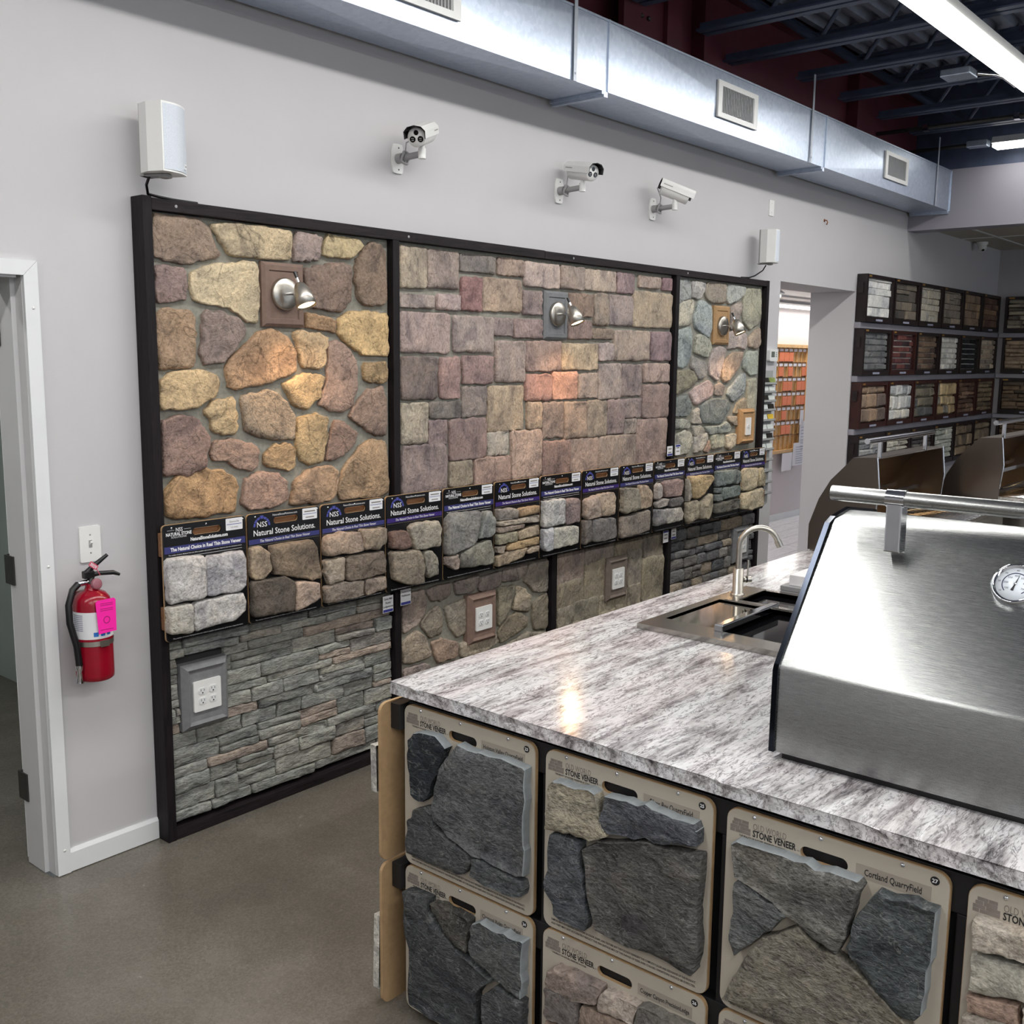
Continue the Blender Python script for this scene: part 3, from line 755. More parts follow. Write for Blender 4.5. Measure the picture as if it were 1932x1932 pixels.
('6c6562',[-1962,288,-1976,296,-2063,297,-2060,225,-1966,216]),
('9c9188',[-2121,340,-2140,359,-2229,361,-2215,309,-2124,303]),
('8b7a6e',[-2067,290,-2120,296,-2211,304,-2210,254,-2064,232]),
('62605c',[-2232,360,-2243,367,-2364,365,-2363,315,-2219,305]),
('857468',[-1969,207,-2060,217,-2062,156,-1970,148]),
('9a8c80',[-2066,223,-2207,237,-2209,181,-2067,159]),
('6f6863',[-2215,298,-2363,308,-2365,251,-2217,238]),
('7e736b',[-1972,141,-2158,164,-2160,110,-1973,81]),
('948779',[-2165,163,-2368,190,-2370,143,-2166,109])],
'5':[('686762',[-2445,822,-2456,833,-2710,833,-2715,821,-2713,780,-2688,709,-2677,674,-2660,677,-2568,717,-2513,739,-2456,754,-2447,787]),
('5b5e5e',[-2455,740,-2468,751,-2513,731,-2572,711,-2542,669,-2464,582,-2450,608]),
('757064',[-2442,477,-2459,537,-2521,643,-2597,698,-2640,667,-2677,667,-2745,636,-2810,594,-2846,554,-2788,498,-2623,477,-2439,456]),
('484e50',[-2748,825,-2773,825,-2856,827,-2855,775,-2845,616,-2834,598,-2797,602,-2713,675,-2696,691,-2708,754])],
'7':[('aba295',[-2916,821,-2925,835,-3034,839,-3050,797,-2923,781]),
('98968c',[-2921,769,-3038,782,-3044,718,-2921,697]),
('957c6c',[-2919,688,-3005,704,-3008,668,-2921,659]),
('b0a79a',[-3011,704,-3107,717,-3110,679,-3013,667]),
('a0978a',[-2913,644,-2940,660,-3047,674,-3050,632,-2914,609]),
('8a7b6e',[-3053,820,-3141,827,-3144,793,-3056,791]),
('a89d90',[-3044,780,-3145,787,-3146,743,-3048,732])]}}
# ------------------------------------------------------------------ the setting
g = G().box(-6, 10.5, -9, 0.0, -0.1, 0.0); g.box(-1.31, -0.405, 0.0, 0.14, -0.1, 0.0); g.box(-3.4, 0.6, 0.14, 2.6, -0.1, 0.0)
struct('floor', g, 'polished_concrete')
g = G()
g.box(-6, -1.36, 0, 0.14, 0, 3.45); g.box(-1.36, -0.385, 0, 0.14, 2.06, 3.45); g.box(-0.385, 4.72, 0, 0.14, 0, 3.45)
g.box(4.72, 5.0, 0, 0.38, 0, 3.45); g.box(5.0, 6.35, 0, 0.38, 2.358, 3.45); g.box(6.35, 10.5, 0, 0.38, 0, 3.45)
struct('wall_back', g, 'wall_paint')
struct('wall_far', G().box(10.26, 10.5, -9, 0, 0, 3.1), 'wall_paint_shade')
struct('wall_front', G().box(-6.15, -6.0, -9, 0.14, 0, 4.4), 'wall_paint')
g = G().box(-6, 10.5, -9.15, -9, 0, 0.5); g.box(-6, 10.5, -9.15, -9, 2.9, 4.4)
for x in (-6, -3.2, -0.4, 2.4, 5.2, 8.0, 10.3): g.box(x, x + 0.2, -9.15, -9, 0.5, 2.9)
struct('wall_right', g, 'wall_paint')
# soffit beam and lowered ceiling beyond it
struct('wall_beam', G().box(7.42, 7.62, -9, 0, 2.932, 3.42), plain('beam_paint', '9a98a2', 0.7, var=0.015, sc=3))
g = G().box(7.62, 10.26, -9, 0, 3.0, 3.06)
ce = struct('ceiling_lower', g, 'soffit_tile')
for y in (-0.33, -0.94, -1.55, -2.16):
    obj('ceiling_grid_bar', G().box(7.63, 10.25, y - 0.012, y + 0.012, 2.994, 3.0), 'white_trim', ce)
for x in (8.9,):
    obj('ceiling_grid_bar', G().box(x - 0.012, x + 0.012, -8.9, -0.01, 2.994, 3.0), 'white_trim', ce)
# corrugated roof deck
g = G(); ys = []; y = 0.1
while y > -9.2:
    ys += [(y, 4.10), (y - 0.045, 4.10), (y - 0.065, 4.15), (y - 0.13, 4.15)]; y -= 0.15
vs = [(-6, yy, z) for yy, z in ys] + [(7.6, yy, z) for yy, z in ys]; n = len(ys)
g.add(vs, [[i, i + 1, n + i + 1, n + i] for i in range(n - 1)])
struct('ceiling', g, 'deck_steel')
struct('wall_upper', G().box(-6, 7.6, 0.0, 0.1, 3.45, 4.15), 'red_steel')
struct('wall_gable', G().box(7.44, 7.6, -9, 0, 3.42, 4.15), 'navy_steel')
# door
def vprism(g, pts, y0, y1):  # polygon in x,z
    return g.prism([(x, y0, z) for x, z in pts], None, (0, y1 - y0, 0))
g = G(); vprism(g, [(-0.392, 0.003), (-0.346, 0.003), (-0.346, 2.100), (-0.392, 2.052)], -0.018, 0.0)
t1 = struct('trim_1', g, 'white_trim')
g = G(); vprism(g, [(-0.3465, 2.1005), (-1.41, 2.1005), (-1.364, 2.0525), (-0.3925, 2.0525)], -0.018, 0.0); struct('trim_2', g, 'white_trim')
g = G(); vprism(g, [(-1.41, 0.003), (-1.364, 0.003), (-1.364, 2.052), (-1.41, 2.1)], -0.018, 0.0); struct('trim_3', g, 'white_trim')
g = G().box(-0.3935, -0.3855, -0.001, 0.047, 0.003, 2.058); g.box(-0.4085, -0.3855, 0.047, 0.17, 0.003, 2.058)
g.box(-1.36, -0.408, 0.0, 0.17, 2.045, 2.06); g.box(-1.36, -1.345, 0.0, 0.17, 0.003, 2.045)
struct('trim_4', g, 'jamb_paint')
for z in (0.09, 1.1, 1.95):
    obj('screw_head', G().lathe((-0.366, -0.018, z), (0, -1, 0), [(0.005, 0), (0.005, 0.001), (0, 0.0012)], 10), 'white_plastic', t1)
d = Vector((math.sin(math.radians(32)), math.cos(math.radians(32)), 0)); nrm = Vector((d.y, -d.x, 0))
o0 = Vector((-0.402, 0.19, 0)); pts = [o0, o0 + d * 0.88, o0 + d * 0.88 + nrm * 0.044, o0 + nrm * 0.044]
dl = struct('door_1', G().prism([(p.x, p.y, 0.012) for p in pts], None, (0, 0, 2.025)), 'white_trim')
for z in (0.24, 1.02, 1.83):
    hg = obj('hinge', G().box(-0.414, -0.398, 0.135, 0.20, z, z + 0.1).tube([(-0.402, 0.186, z - 0.003), (-0.402, 0.186, z + 0.103)], 0.0075, 8), 'hinge_metal', dl)
struct('baseboard_back', G().box(-0.345, -0.001, -0.014, 0.0, 0.003, 0.072).prism([(-0.345, -0.014, 0.072), (-0.345, 0, 0.072), (-0.345, 0, 0.084), (-0.345, -0.007, 0.084)], None, (0.344, 0, 0)), 'white_trim')
# store room behind the door
struct('wall_store', G().box(-3.4, 0.6, 2.5, 2.6, 0, 2.9).box(0.5, 0.6, 0.14, 2.5, 0, 2.9).box(-3.4, -3.3, 0.14, 2.5, 0, 2.9), plain('store_wall', 'a9b3ae', 0.6, var=0.05, sc=4))
struct('ceiling_store', G().box(-3.4, 0.6, 0.14, 2.6, 2.9, 2.95), 'wall_paint')
# annex seen through the opening
struct('wall_annex', G().box(4.3, 13, 1.78, 1.9, 0, 2.6).box(4.2, 4.3, 0.14, 1.9, 0, 2.6).box(13, 13.1, 0.38, 1.9, 0, 2.6), 'annex_wall')
struct('ceiling_annex', G().box(4.3, 13, 0.38, 1.78, 2.46, 2.52), 'white_trim')
struct('baseboard_annex', G().box(4.3, 13, 1.764, 1.78, 0.003, 0.075), 'white_trim')
fa = struct('floor_annex', G().box(4.3, 13, 0.0, 1.78, -0.06, 0.0006), 'annex_floor_joint')
rs = random.Random(4); x = 4.9
for r_ in range(9):
    y0 = 0.01 + r_ * 0.196; x = 4.6 - rs.uniform(0, 0.6)
    while x < 11.0:
        l = rs.uniform(0.9, 1.3)
        obj('plank', G().box(max(x, 4.35), x + l - 0.004, y0, y0 + 0.192, 0.0, 0.004), 'plank_floor', fa); x += l

# ------------------------------------------------------------------ ceiling steel, lamps, duct
JX = [2.14, 2.78, 3.43, 4.06, 4.70, 5.38, 6.10, 6.80]
ords = ['nearest the camera', 'second from the camera', 'third from the camera', 'fourth from the camera', 'fifth from the camera', 'sixth from the camera', 'seventh from the camera', 'nearest the grey beam']
for i, x in enumerate(JX):
    t = thing('bar_joist', 'dark navy open web roof joist, ' + ords[i], 'joist', (x, -0.1, 3.62), 'roof joists')
    y0 = -0.21 if i != 3 else -0.03
    obj('bottom_chord', G().box(x - 0.062, x - 0.012, -6, y0, 3.62, 3.63).box(x - 0.022, x - 0.012, -6, y0, 3.63, 3.672).box(x + 0.012, x + 0.062, -6, y0, 3.62, 3.63).box(x + 0.012, x + 0.022, -6, y0, 3.63, 3.672), 'navy_steel', t)
    obj('top_chord', G().box(x - 0.055, x - 0.006, -6, 0.0, 4.08, 4.098).box(x - 0.016, x - 0.006, -6, 0, 4.04, 4.08).box(x + 0.006, x + 0.055, -6, 0, 4.08, 4.098).box(x + 0.006, x + 0.016, -6, 0, 4.04, 4.08), 'navy_steel', t)
    obj('end_web', G().tube([(x, -0.06, 4.06), (x, -0.62, 3.645)], 0.021, 8), 'navy_steel', t)
    y = -0.62; k = 0
    while y > -5.6:
        a, b = ((x, y, 3.645), (x, y - 0.3, 4.06)) if k % 2 == 0 else ((x, y, 4.06), (x, y - 0.3, 3.645))
        obj('web_bar', G().tube([a, b], 0.014, 6), 'navy_steel', t); y -= 0.3; k += 1
t = thing('steel_beam', 'dark red steel beam running above the duct', 'beam', (4, -0.06, 3.42))
obj('beam_flange', G().box(-5, 7.42, -0.12, -0.003, 3.42, 3.44).box(-5, 7.42, -0.14, -0.003, 3.98, 4.0), 'red_steel', t)
obj('beam_web', G().box(-5, 7.42, -0.03, -0.003, 3.44, 3.98), 'red_steel', t)
for x in (3.62, 5.9): obj('beam_stiffener', G().box(x, x + 0.012, -0.12, -0.03, 3.44, 3.98), 'red_steel', t)
t = thing('steel_column', 'dark red bolted steel column head above the duct', 'column', (2.98, -0.08, 3.42))
obj('column_shaft', G().box(2.7, 2.86, -0.18, -0.145, 3.42, 4.02).box(3.12, 3.27, -0.18, -0.145, 3.42, 4.02).box(2.86, 3.12, -0.150, -0.142, 3.42, 4.02), 'red_steel', t)
for z in (3.5, 3.6, 3.7):
    for x in (2.90, 2.97): obj('bolt', G().lathe((x, -0.150, z), (0, -1, 0), [(0.012, 0), (0.012, 0.012), (0.006, 0.018)], 6, False), 'hinge_metal', t)
def led_strip(name_label, a, b, along, y, z, w=0.16, power=LED_W, n=1, cat='lamp'):
    """linear lamp hung under the joists; a..b along one axis"""
    c = ((a + b) / 2, y, z) if along == 'x' else (y, (a + b) / 2, z)
    t = thing('strip_light', name_label, 'ceiling lamp', c, 'linear ceiling lamps')
    g1, g2 = G(), G()
    if along == 'x':
        g1.prism([(a, y + w / 2, z + 0.002), (a, y + w * 0.3, z + 0.055), (a, y - w * 0.3, z + 0.055), (a, y - w / 2 - 0.03, z + 0.02), (a, y - w / 2, z + 0.002)], None, (b - a, 0, 0)); g2.box(a + 0.01, b - 0.01, y - w * 0.47, y + w * 0.47, z - 0.018, z + 0.002)
    else:
        g1.prism([(y - w / 2, a, z + 0.002), (y + w / 2, a, z + 0.002), (y + w * 0.3, a, z + 0.055), (y - w * 0.3, a, z + 0.055)], None, (0, b - a, 0)); g2.box(y - w * 0.47, y + w * 0.47, a + 0.01, b - 0.01, z - 0.03, z + 0.002)
    obj('lamp_housing', g1, 'white_trim', t); obj('lamp_lens', g2, 'led_lens', t)
    d = bpy.data.lights.new('strip_glow', 'AREA'); d.shape = 'RECTANGLE'; d.size = abs(b - a) if along == 'x' else w; d.size_y = w if along == 'x' else abs(b - a)
    d.energy = power; d.color = (1.0, 0.985, 0.96); o = bpy.data.objects.new('strip_glow', d); COL.objects.link(o); o.parent = t; o.location = (0, 0, -0.034)
    return t
led_strip('long bright linear lamp crossing the upper right corner', 3.0, 6.3, 'x', -1.45, 3.55, power=LED_W * 1.35)
led_strip('short bright linear lamp near the grey beam end', -3.1, -0.74, 'y', 7.17, 3.535, power=10.0)
for x in (-4.6, -1.9, 0.55):
    led_strip('linear ceiling lamp on the row above the display wall, %s from the street' % {-4.6: 'first', -1.9: 'second', 0.55: 'third'}[x], x, x + 2.3, 'x', -1.45, 3.55, power=LED_W * (0.95 if x < -1 else 1.0))
for y in (-4.3, -7.0):
    for x in (-4.6, -1.6, 1.4, 4.4):
        led_strip('linear ceiling lamp on the %s row over the shop floor, %s from the street' % ({-4.3: 'middle', -7.0: 'outer'}[y], {-4.6: 'first', -1.6: 'second', 1.4: 'third', 4.4: 'fourth'}[x]), x, x + 2.4, 'x', y, 3.55, power=LED_W * (1.8 if x < -1 else 0.6))
led_strip('bright linear lamp in the next room through the opening', 7.6, 11.2, 'x', 1.60, 2.37, 0.10, 20.0)
led_strip('linear ceiling lamp of the next room', 4.6, 7.2, 'x', 1.1, 2.40, 0.10, 18.0)
led_strip('linear ceiling lamp of the store room', -2.2, -0.2, 'x', 1.0, 2.85, 0.10, 22.0)
# conduits
t = thing('conduit_pipe', 'grey conduit pipe clamped under the joists, beside the hanger', 'pipe', (6.5, -0.6, 3.58))
obj('pipe_run', G().tube([(6.52, 0.0, 3.6), (6.52, -3.4, 3.6)], 0.016, 8), 'hinge_metal', t)
for y in (-0.42, -1.08): obj('pipe_clamp', G().box(6.49, 6.55, y - 0.02, y + 0.02, 3.575, 3.62), 'chrome', t)
t = thing('conduit_box', 'steel junction box on conduit beside the short lamp', 'junction box', (7.16, -0.62, 3.54))
obj('pipe_run', G().tube([(7.17, 0.0, 3.555), (7.17, -0.54, 3.555)], 0.014, 8), 'hinge_metal', t)
obj('box_body', G().bbox(7.12, 7.22, -0.70, -0.54, 3.53, 3.58, 0.006), 'galvanised', t)
t = thing('junction_box', 'galvanised junction box with curved conduit left of the long lamp', 'junction box', (5.0, -1.15, 3.58))
obj('box_body', G().bbox(4.92, 5.08, -1.22, -1.04, 3.555, 3.60, 0.008), 'galvanised', t)
obj('curved_conduit', G().tube([(5.06, -1.22, 3.58), (5.10, -1.27, 3.575), (5.18, -1.29, 3.59), (5.32, -1.30, 3.60), (5.6, -1.30, 3.60)], 0.014, 8), 'chrome', t)
# duct
t = thing('air_duct', 'galvanised rectangular air duct hung along the wall', 'duct', (3.5, -0.19, 3.075))
ya, yb, za, zb = -0.345, -0.035, 3.078, 3.402
xs = [-3.0, -0.2, 2.335, 4.85, 7.415]
for i in range(4):
    x0, x1 = xs[i] + 0.004, xs[i + 1] - 0.004; xm = (x0 + x1) / 2; g = G(); cb = 0.010
    # cross-broken faces
    vs = [(x0, ya, za), (x1, ya, za), (x1, ya, zb), (x0, ya, zb), (x0, yb, za), (x1, yb, za), (x1, yb, zb), (x0, yb, zb), (xm, ya - 0.006, (za + zb) / 2), (xm, (ya + yb) / 2, za - 0.012)]
    g.add(vs, [[0, 1, 8], [1, 2, 8], [2, 3, 8], [3, 0, 8], [0, 9, 1], [1, 9, 5], [5, 9, 4], [4, 9, 0], [3, 2, 6, 7], [4, 5, 6, 7][::-1], [1, 5, 6, 2], [0, 3, 7, 4]])
    obj('duct_section', g, 'galvanised', t)
for i, x in enumerate(xs[1:]):
    obj('joint_flange', G().box(x - 0.006, x + 0.006, ya - 0.008, ya + 0.003, za, zb + 0.006), 'galvanised', t)
    obj('drive_cleat', G().box(x - 0.03, x + 0.0, ya - 0.002, yb + 0.01, za - 0.026, za - 0.001).box(x - 0.045, x - 0.03, ya, yb + 0.01, za - 0.014, za - 0.001), 'galvanised', t)
obj('top_seam', G().box(-3, 7.41, ya - 0.005, ya + 0.004, zb - 0.004, zb + 0.006), 'galvanised', t)
for x in (-0.5, 2.06, 4.62, 7.04):
    obj('hanger_strap', G().box(x - 0.012, x + 0.012, ya - 0.012, ya - 0.009, za - 0.004, 3.62).lathe((x, ya - 0.012, za + 0.03), (0, -1, 0), [(0.006, 0), (0.004, 0.004)], 8), plain('strap_zinc', 'b4bac4', 0.4, metal=0.3), t)
for x0 in (0.81, 3.38, 5.89):
    x1 = x0 + 0.47; z0, z1 = 3.148, 3.345
    rg = obj('air_register', G().box(x0, x1, ya - 0.018, ya - 0.006, z0, z0 + 0.028).box(x0, x1, ya - 0.018, ya - 0.006, z1 - 0.028, z1).box(x0, x0 + 0.045, ya - 0.018, ya - 0.006, z0 + 0.028, z1 - 0.028).box(x1 - 0.045, x1, ya - 0.018, ya - 0.006, z0 + 0.028, z1 - 0.028), 'white_plastic', t)
    obj('register_back', G().box(x0 + 0.04, x1 - 0.04, ya - 0.008, ya - 0.006, z0 + 0.02, z1 - 0.02), 'grey_plastic', rg)
    for k in range(20):
        x = x0 + 0.055 + k * 0.0188
        obj('louvre', G().prism([(x, ya - 0.016, z0 + 0.028), (x + 0.002, ya - 0.016, z0 + 0.028), (x + 0.009, ya - 0.008, z0 + 0.028), (x + 0.007, ya - 0.008, z0 + 0.028)], None, (0, 0, z1 - z0 - 0.056)), 'white_trim', rg)

# ------------------------------------------------------------------ timber display frame
H = 2.338
t = thing('timber_frame_surround', 'dark stained timber frame around the stone veneer panels', 'frame', (2.34, -0.04, 0))
obj('post', G().bbox(0.0, 0.035, -0.077, -0.002, 0, 2.343, 0.002), 'stained_wood_v', t)
for x0, x1, z1 in ((1.168, 1.206, H - 0.04), (3.478, 3.518, H - 0.04), (2.315, 2.357, 0.80)):
    obj('post', G().bbox(x0, x1, -0.073, -0.002, 0.04, z1, 0.002), 'stained_wood_v', t)
obj('post', G().bbox(4.648, 4.684, -0.075, -0.002, 0.0, H, 0.002), 'stained_wood_v', t)
obj('top_rail', G().bbox(0.036, 2.21, -0.075, -0.002, H - 0.04, H, 0.002), 'stained_wood_h', t)
obj('top_rail', G().bbox(2.212, 4.647, -0.075, -0.002, H - 0.04, H - 0.002, 0.002), 'stained_wood_h', t)
obj('bottom_rail', G().bbox(0.036, 2.3, -0.075, -0.002, 0.0, 0.04, 0.002), 'stained_wood_h', t)
obj('bottom_rail', G().bbox(2.302, 4.647, -0.075, -0.002, 0.0, 0.04, 0.002), 'stained_wood_h', t)
for z in (1.09, 0.82):
    obj('board_rail', G().bbox(0.004, 4.70, -0.101, -0.079, z, z + 0.085, 0.002), 'brown_wood', t)
for x in (0.13, 1.26, 2.45, 3.6):
    obj('screw_head', G().lathe((x, -0.0745, H - 0.02), (0, -1, 0), [(0.006, 0), (0.006, 0.001), (0.003, 0.0012)], 8), 'grey_plastic', t)

# ------------------------------------------------------------------ stone veneer panels
WF = wallfr(0, 0, 0)
def panel(name, label, x0, x1, z0, z1, stones, mat, mortar='mortar', depth=0.022, my=0.036, rough=0.006, crisp=False, group='stone veneer panels', **kw):
    t = thing(name, label, 'stone panel', ((x0 + x1) / 2, -my, z0), group)
    obj('mortar_bed', G().box(x0, x1, -my, -0.003, z0, z1), mortar, t)
    for i, (c, p) in enumerate(stones):
        poly = [(max(x0 + 0.002, min(x1 - 0.002, p[k] / 1000)), max(z0, min(z1 - 0.002, p[k + 1] / 1000))) for k in range(0, len(p), 2)]
        rs = random.Random(i * 7 + len(label))
        g = stone_geo(WF, poly, my - 0.004, depth * rs.uniform(0.85, 1.2), rough, i * 13 + len(label), crisp, **kw)
        obj('stone', g, mat, t, color=c)
    return t
panel('fieldstone_veneer', 'veneer panel of large tan and brown rounded fieldstones, upper left', 0.036, 1.167, 0.9, 2.297, TRACE['A'], 'fieldstone', depth=0.026, npts=34, rnd=0.09, dome=0.05, jit=0.007)
panel('squarestone_veneer', 'veneer panel of pinkish squared stones in the upper middle', 1.207, 3.477, 0.9, 2.297, TRACE['B'], 'ashlar', depth=0.022, npts=30, rnd=0.05, dome=0.04, jit=0.006)
panel('cobblestone_veneer', 'veneer panel of grey green fieldstones beside the opening', 3.519, 4.647, 0.9, 2.297, TRACE['C'], 'fieldstone', depth=0.022, npts=26, rnd=0.09, dome=0.06, jit=0.005)
panel('fieldstone_veneer', 'low veneer panel of taupe fieldstones directly behind the granite corner', 1.207, 2.314, 0.041, 0.81, TRACE['E'], 'fieldstone', depth=0.022, npts=28, rnd=0.09, dome=0.06, jit=0.006)
panel('squarestone_veneer', 'low veneer panel of olive grey squared stones left of the dark ledgestone', 2.358, 3.477, 0.041, 0.81, TRACE['F'], 'ashlar', depth=0.020, npts=28, rnd=0.06, dome=0.05, jit=0.006)
def ledge_panel(label, x0, x1, z0, z1, hs, ls, cols, seed, avoid, gap, split, dd, rnd, dome):
    t = thing('ledgestone_veneer', label, 'stone panel', ((x0 + x1) / 2, -0.03, z0), 'stone veneer panels')
    obj('backing', G().box(x0, x1, -0.028, -0.003, z0, z1), 'dark_joint', t)
    rs = random.Random(seed)
    for i, (a, b, c, d) in enumerate(courses(x0 + 0.002, x1 - 0.002, z0 + 0.002, z1, hs, ls, seed, gap, split, avoid)):
        s = rs.uniform(-0.006, 0.006) * min(1, (b - a) / 0.2); e = rs.uniform(-0.008, 0.008)
        poly = [(a, c - max(s, 0)), ((a + b) / 2, c), (b, c + min(s, 0)), (b - max(e, 0) , d + min(s, 0)), ((a + b) / 2, d), (a + max(-e, 0), d - max(s, 0))]
        dep = rs.uniform(*dd)
        g = stone_geo(WF, poly, 0.024, dep, 0.007, seed * 50 + i, False, npts=22, rnd=rnd, dome=dome, jit=0.004)
        c_ = rs.choice(cols)
        obj('stone', g, 'ledgestone', t, color=c_)
    return t
ledge_panel('low veneer panel of stacked grey ledgestone at the left end', 0.036, 1.167, 0.055, 0.83, [0.032, 0.04, 0.045, 0.06, 0.072], (0.12, 0.36),
            ['8b8d86', '93948c', '82847e', '9a9a91', '7b7d78', '8e8a82', '868882', '90928c', '878a86', '9a8c80'], 21, (0.084, 0.286, 0.405, 0.665), 0.0025, 0.35, (0.018, 0.036), 0.04, 0.03)
ledge_panel('low veneer panel of dark rounded ledgestone behind the faucet', 3.519, 4.647, 0.055, 0.83, [0.05, 0.06, 0.07, 0.082], (0.11, 0.26),
            ['67676a', '717171', '5d5e61', '7a7875', '6a6763', '8f8371', '656668', '585a5d'], 8, (4.33, 4.56, 0.42, 0.665), 0.005, 0.2, (0.024, 0.042), 0.14, 0.15)

# outlets set in cast stone surrounds
def outlet(label, F, u0, v0, w, h, blockmat, sockets=((0, 0), (1, 0), (0, 1), (1, 1)), ps=(0.118, 0.118)):
    t = thing('wall_outlet', label, 'outlet', F.p(u0 + w / 2, v0, 0.03), 'electrical outlets in stone surrounds')
    g = G(); b = 0.02
    vs = [F.p(u, v, n) for (i, n) in ((0, 0.03), (0, 0.062), (b, 0.082), (b + 0.012, 0.074)) for (u, v) in ((u0 + i, v0 + i), (u0 + w - i, v0 + i), (u0 + w - i, v0 + h - i), (u0 + i, v0 + h - i))]
    fs = [[k * 4 + i, k * 4 + (i + 1) % 4, k * 4 + 4 + (i + 1) % 4, k * 4 + 4 + i] for k in range(3) for i in range(4)] + [[12, 13, 14, 15]]
    obj('stone_surround', g.add(vs, fs), blockmat, t)
    cu, cv = u0 + w / 2, v0 + h / 2
    pl = obj('cover_plate', fplate(G(), F, rrect(cu - ps[0] / 2, cu + ps[0] / 2, cv - ps[1] / 2, cv + ps[1] / 2, 0.004, 2), 0.074, 0.081), 'white_plastic', t)
    for (i, j) in sockets:
        a, c = cu - 0.023 + i * 0.046, cv - 0.0195 + j * 0.039
        sk = obj('socket', fplate(G(), F, [(a + 0.0165 * math.cos(k * math.pi / 8), c + max(-0.0125, min(0.0125, 0.0165 * math.sin(k * math.pi / 8)))) for k in range(16)], 0.081, 0.0835), 'white_trim', pl)
        gg = G(); fbox(gg, F, a - 0.0075, a - 0.0055, c - 0.001, c + 0.0075, 0.0835, 0.0838); fbox(gg, F, a + 0.0055, a + 0.0075, c - 0.001, c + 0.0065, 0.0835, 0.0838)
        fplate(gg, F, [(a + 0.003 * math.cos(k * math.pi / 4), c - 0.007 + 0.003 * math.sin(k * math.pi / 4)) for k in range(8)], 0.0835, 0.0838)
        obj('socket_slots', gg, 'print_black', pl)
    return t
outlet('four socket outlet in grey surround on the left ledgestone panel', WF, 0.084, 0.406, 0.202, 0.256, 'block_grey')
outlet('four socket outlet in brown surround on the low fieldstone panel', WF, 1.658, 0.408, 0.208, 0.248, 'block_brown')
outlet('four socket outlet in taupe surround on the low squared stone panel', WF, 2.832, 0.42, 0.205, 0.25, 'block_taupe')
outlet('four socket outlet in grey surround behind the faucet', WF, 4.34, 0.42, 0.21, 0.245, 'block_grey')
outlet('single white wall plate in tan surround on the grey green panel', WF, 4.352, 1.24, 0.205, 0.235, 'block_tan', ((0.5, 0.5),), (0.075, 0.118))

# sconces
def sconce(label, x, z, blockmat, bz, tilt):
    t = thing('wall_sconce', label, 'wall lamp', (x, -0.05, z), 'gooseneck wall sconces')
    F = wallfr(x, 0, bz); w, h = 0.2, 0.245; g = G()
    prof = ((0, 0.03), (0, 0.052), (0.012, 0.062), (0.03, 0.062), (0.034, 0.057))
    vs = [F.p(u, v, n) for (i, n) in prof for (u, v) in ((-w / 2 + i, -h / 2 + i), (w / 2 - i, -h / 2 + i), (w / 2 - i, h / 2 - i), (-w / 2 + i, h / 2 - i))]
    fs = [[k * 4 + i, k * 4 + (i + 1) % 4, k * 4 + 4 + (i + 1) % 4, k * 4 + 4 + i] for k in range(4) for i in range(4)] + [[16, 17, 18, 19]]
    obj('stone_block', g.add(vs, fs), blockmat, t)
    obj('back_plate', G().lathe((x, -0.057, z), (0, -1, 0), [(0.062, 0), (0.062, 0.014), (0.058, 0.019), (0.02, 0.021), (0, 0.021)], 32), 'nickel', t)
    c = Vector((x + 0.005, -0.165, z + 0.0))
    obj('arm', G().tube([(x, -0.075, z), (x + 0.003, -0.145, z + 0.001)], 0.006, 10), 'chrome', t)
    ax = Vector(tilt).normalized()
    sh = obj('shade', G().lathe(c - ax * 0.045, ax, [(0.008, 0.0), (0.020, 0.008), (0.030, 0.028), (0.0365, 0.058), (0.039, 0.098), (0.037, 0.098), (0.034, 0.062), (0.02, 0.035)], 24), 'nickel', t)
    obj('bulb', G().lathe(c - ax * 0.045, ax, [(0.0, 0.055), (0.020, 0.06), (0.035, 0.080), (0.035, 0.090), (0.0, 0.094)], 16), 'lamp_glow', sh)
    obj('switch_stem', G().tube([c - ax * 0.045, c - ax * 0.066], 0.006, 8), 'chrome', t)
    obj('switch_knob', G().tube([c - ax * 0.064, c - ax * 0.09], [0.0065, 0.0075], 8), 'black_plastic', t)
    L = lamp('bulb_glow', 'SPOT', c + ax * 0.055, 22.0, (1.0, 0.62, 0.32), t, spot_size=math.radians(150), spot_blend=1.0, shadow_soft_size=0.025)
    L.rotation_mode = 'QUATERNION'; L.rotation_quaternion = ax.to_track_quat('-Z', 'Y')
    return t
sconce('wall sconce lamp on brown stone block, left of three', 0.60, 2.042, 'block_brown', 2.038, (0.05, -0.42, -0.90))
sconce('wall sconce lamp on grey stone block, middle of three', 2.335, 2.028, 'block_grey', 2.022, (0.05, -0.42, -0.90))
sconce('wall sconce lamp on tan stone block, right of three', 4.075, 2.018, 'block_tan', 2.022, (0.05, -0.42, -0.90))

# small tags on the timber posts
def post_tag(label, x, z, lines, w=0.058, h=0.075, flip=False):
    F = wallfr(x, -0.08, z); t = thing('name_tag', label, 'name tag', (x + w / 2, -0.08, z), 'small name tags on the posts')
    obj('tag_card', fplate(G(), F, [(0, 0), (w, 0), (w, h), (0, h)], 0.0, 0.0015), 'label_white', t)
    obj('blue_strip', fbox(G(), F, 0.002, w - 0.002, (h - 0.014 if flip else 0.002), (h - 0.002 if flip else 0.014), 0.0015, 0.0019), 'print_blue', t)
    if lines:
        g = G()
        for k, s in enumerate(lines): ftext(g, F, s, 0.013, w / 2, h - 0.018 - k * 0.017, 0.0019, 'CENTER', 0.0003)
        obj('lettering', g, 'print_black', t)
    else:
        g = G()
        for k in range(2): fbox(g, F, w * 0.2, w * 0.8, h * 0.3 + k * 0.022, h * 0.3 + k * 0.022 + 0.007, 0.0015, 0.0019)
        obj('print_lines', g, 'print_grey', t)
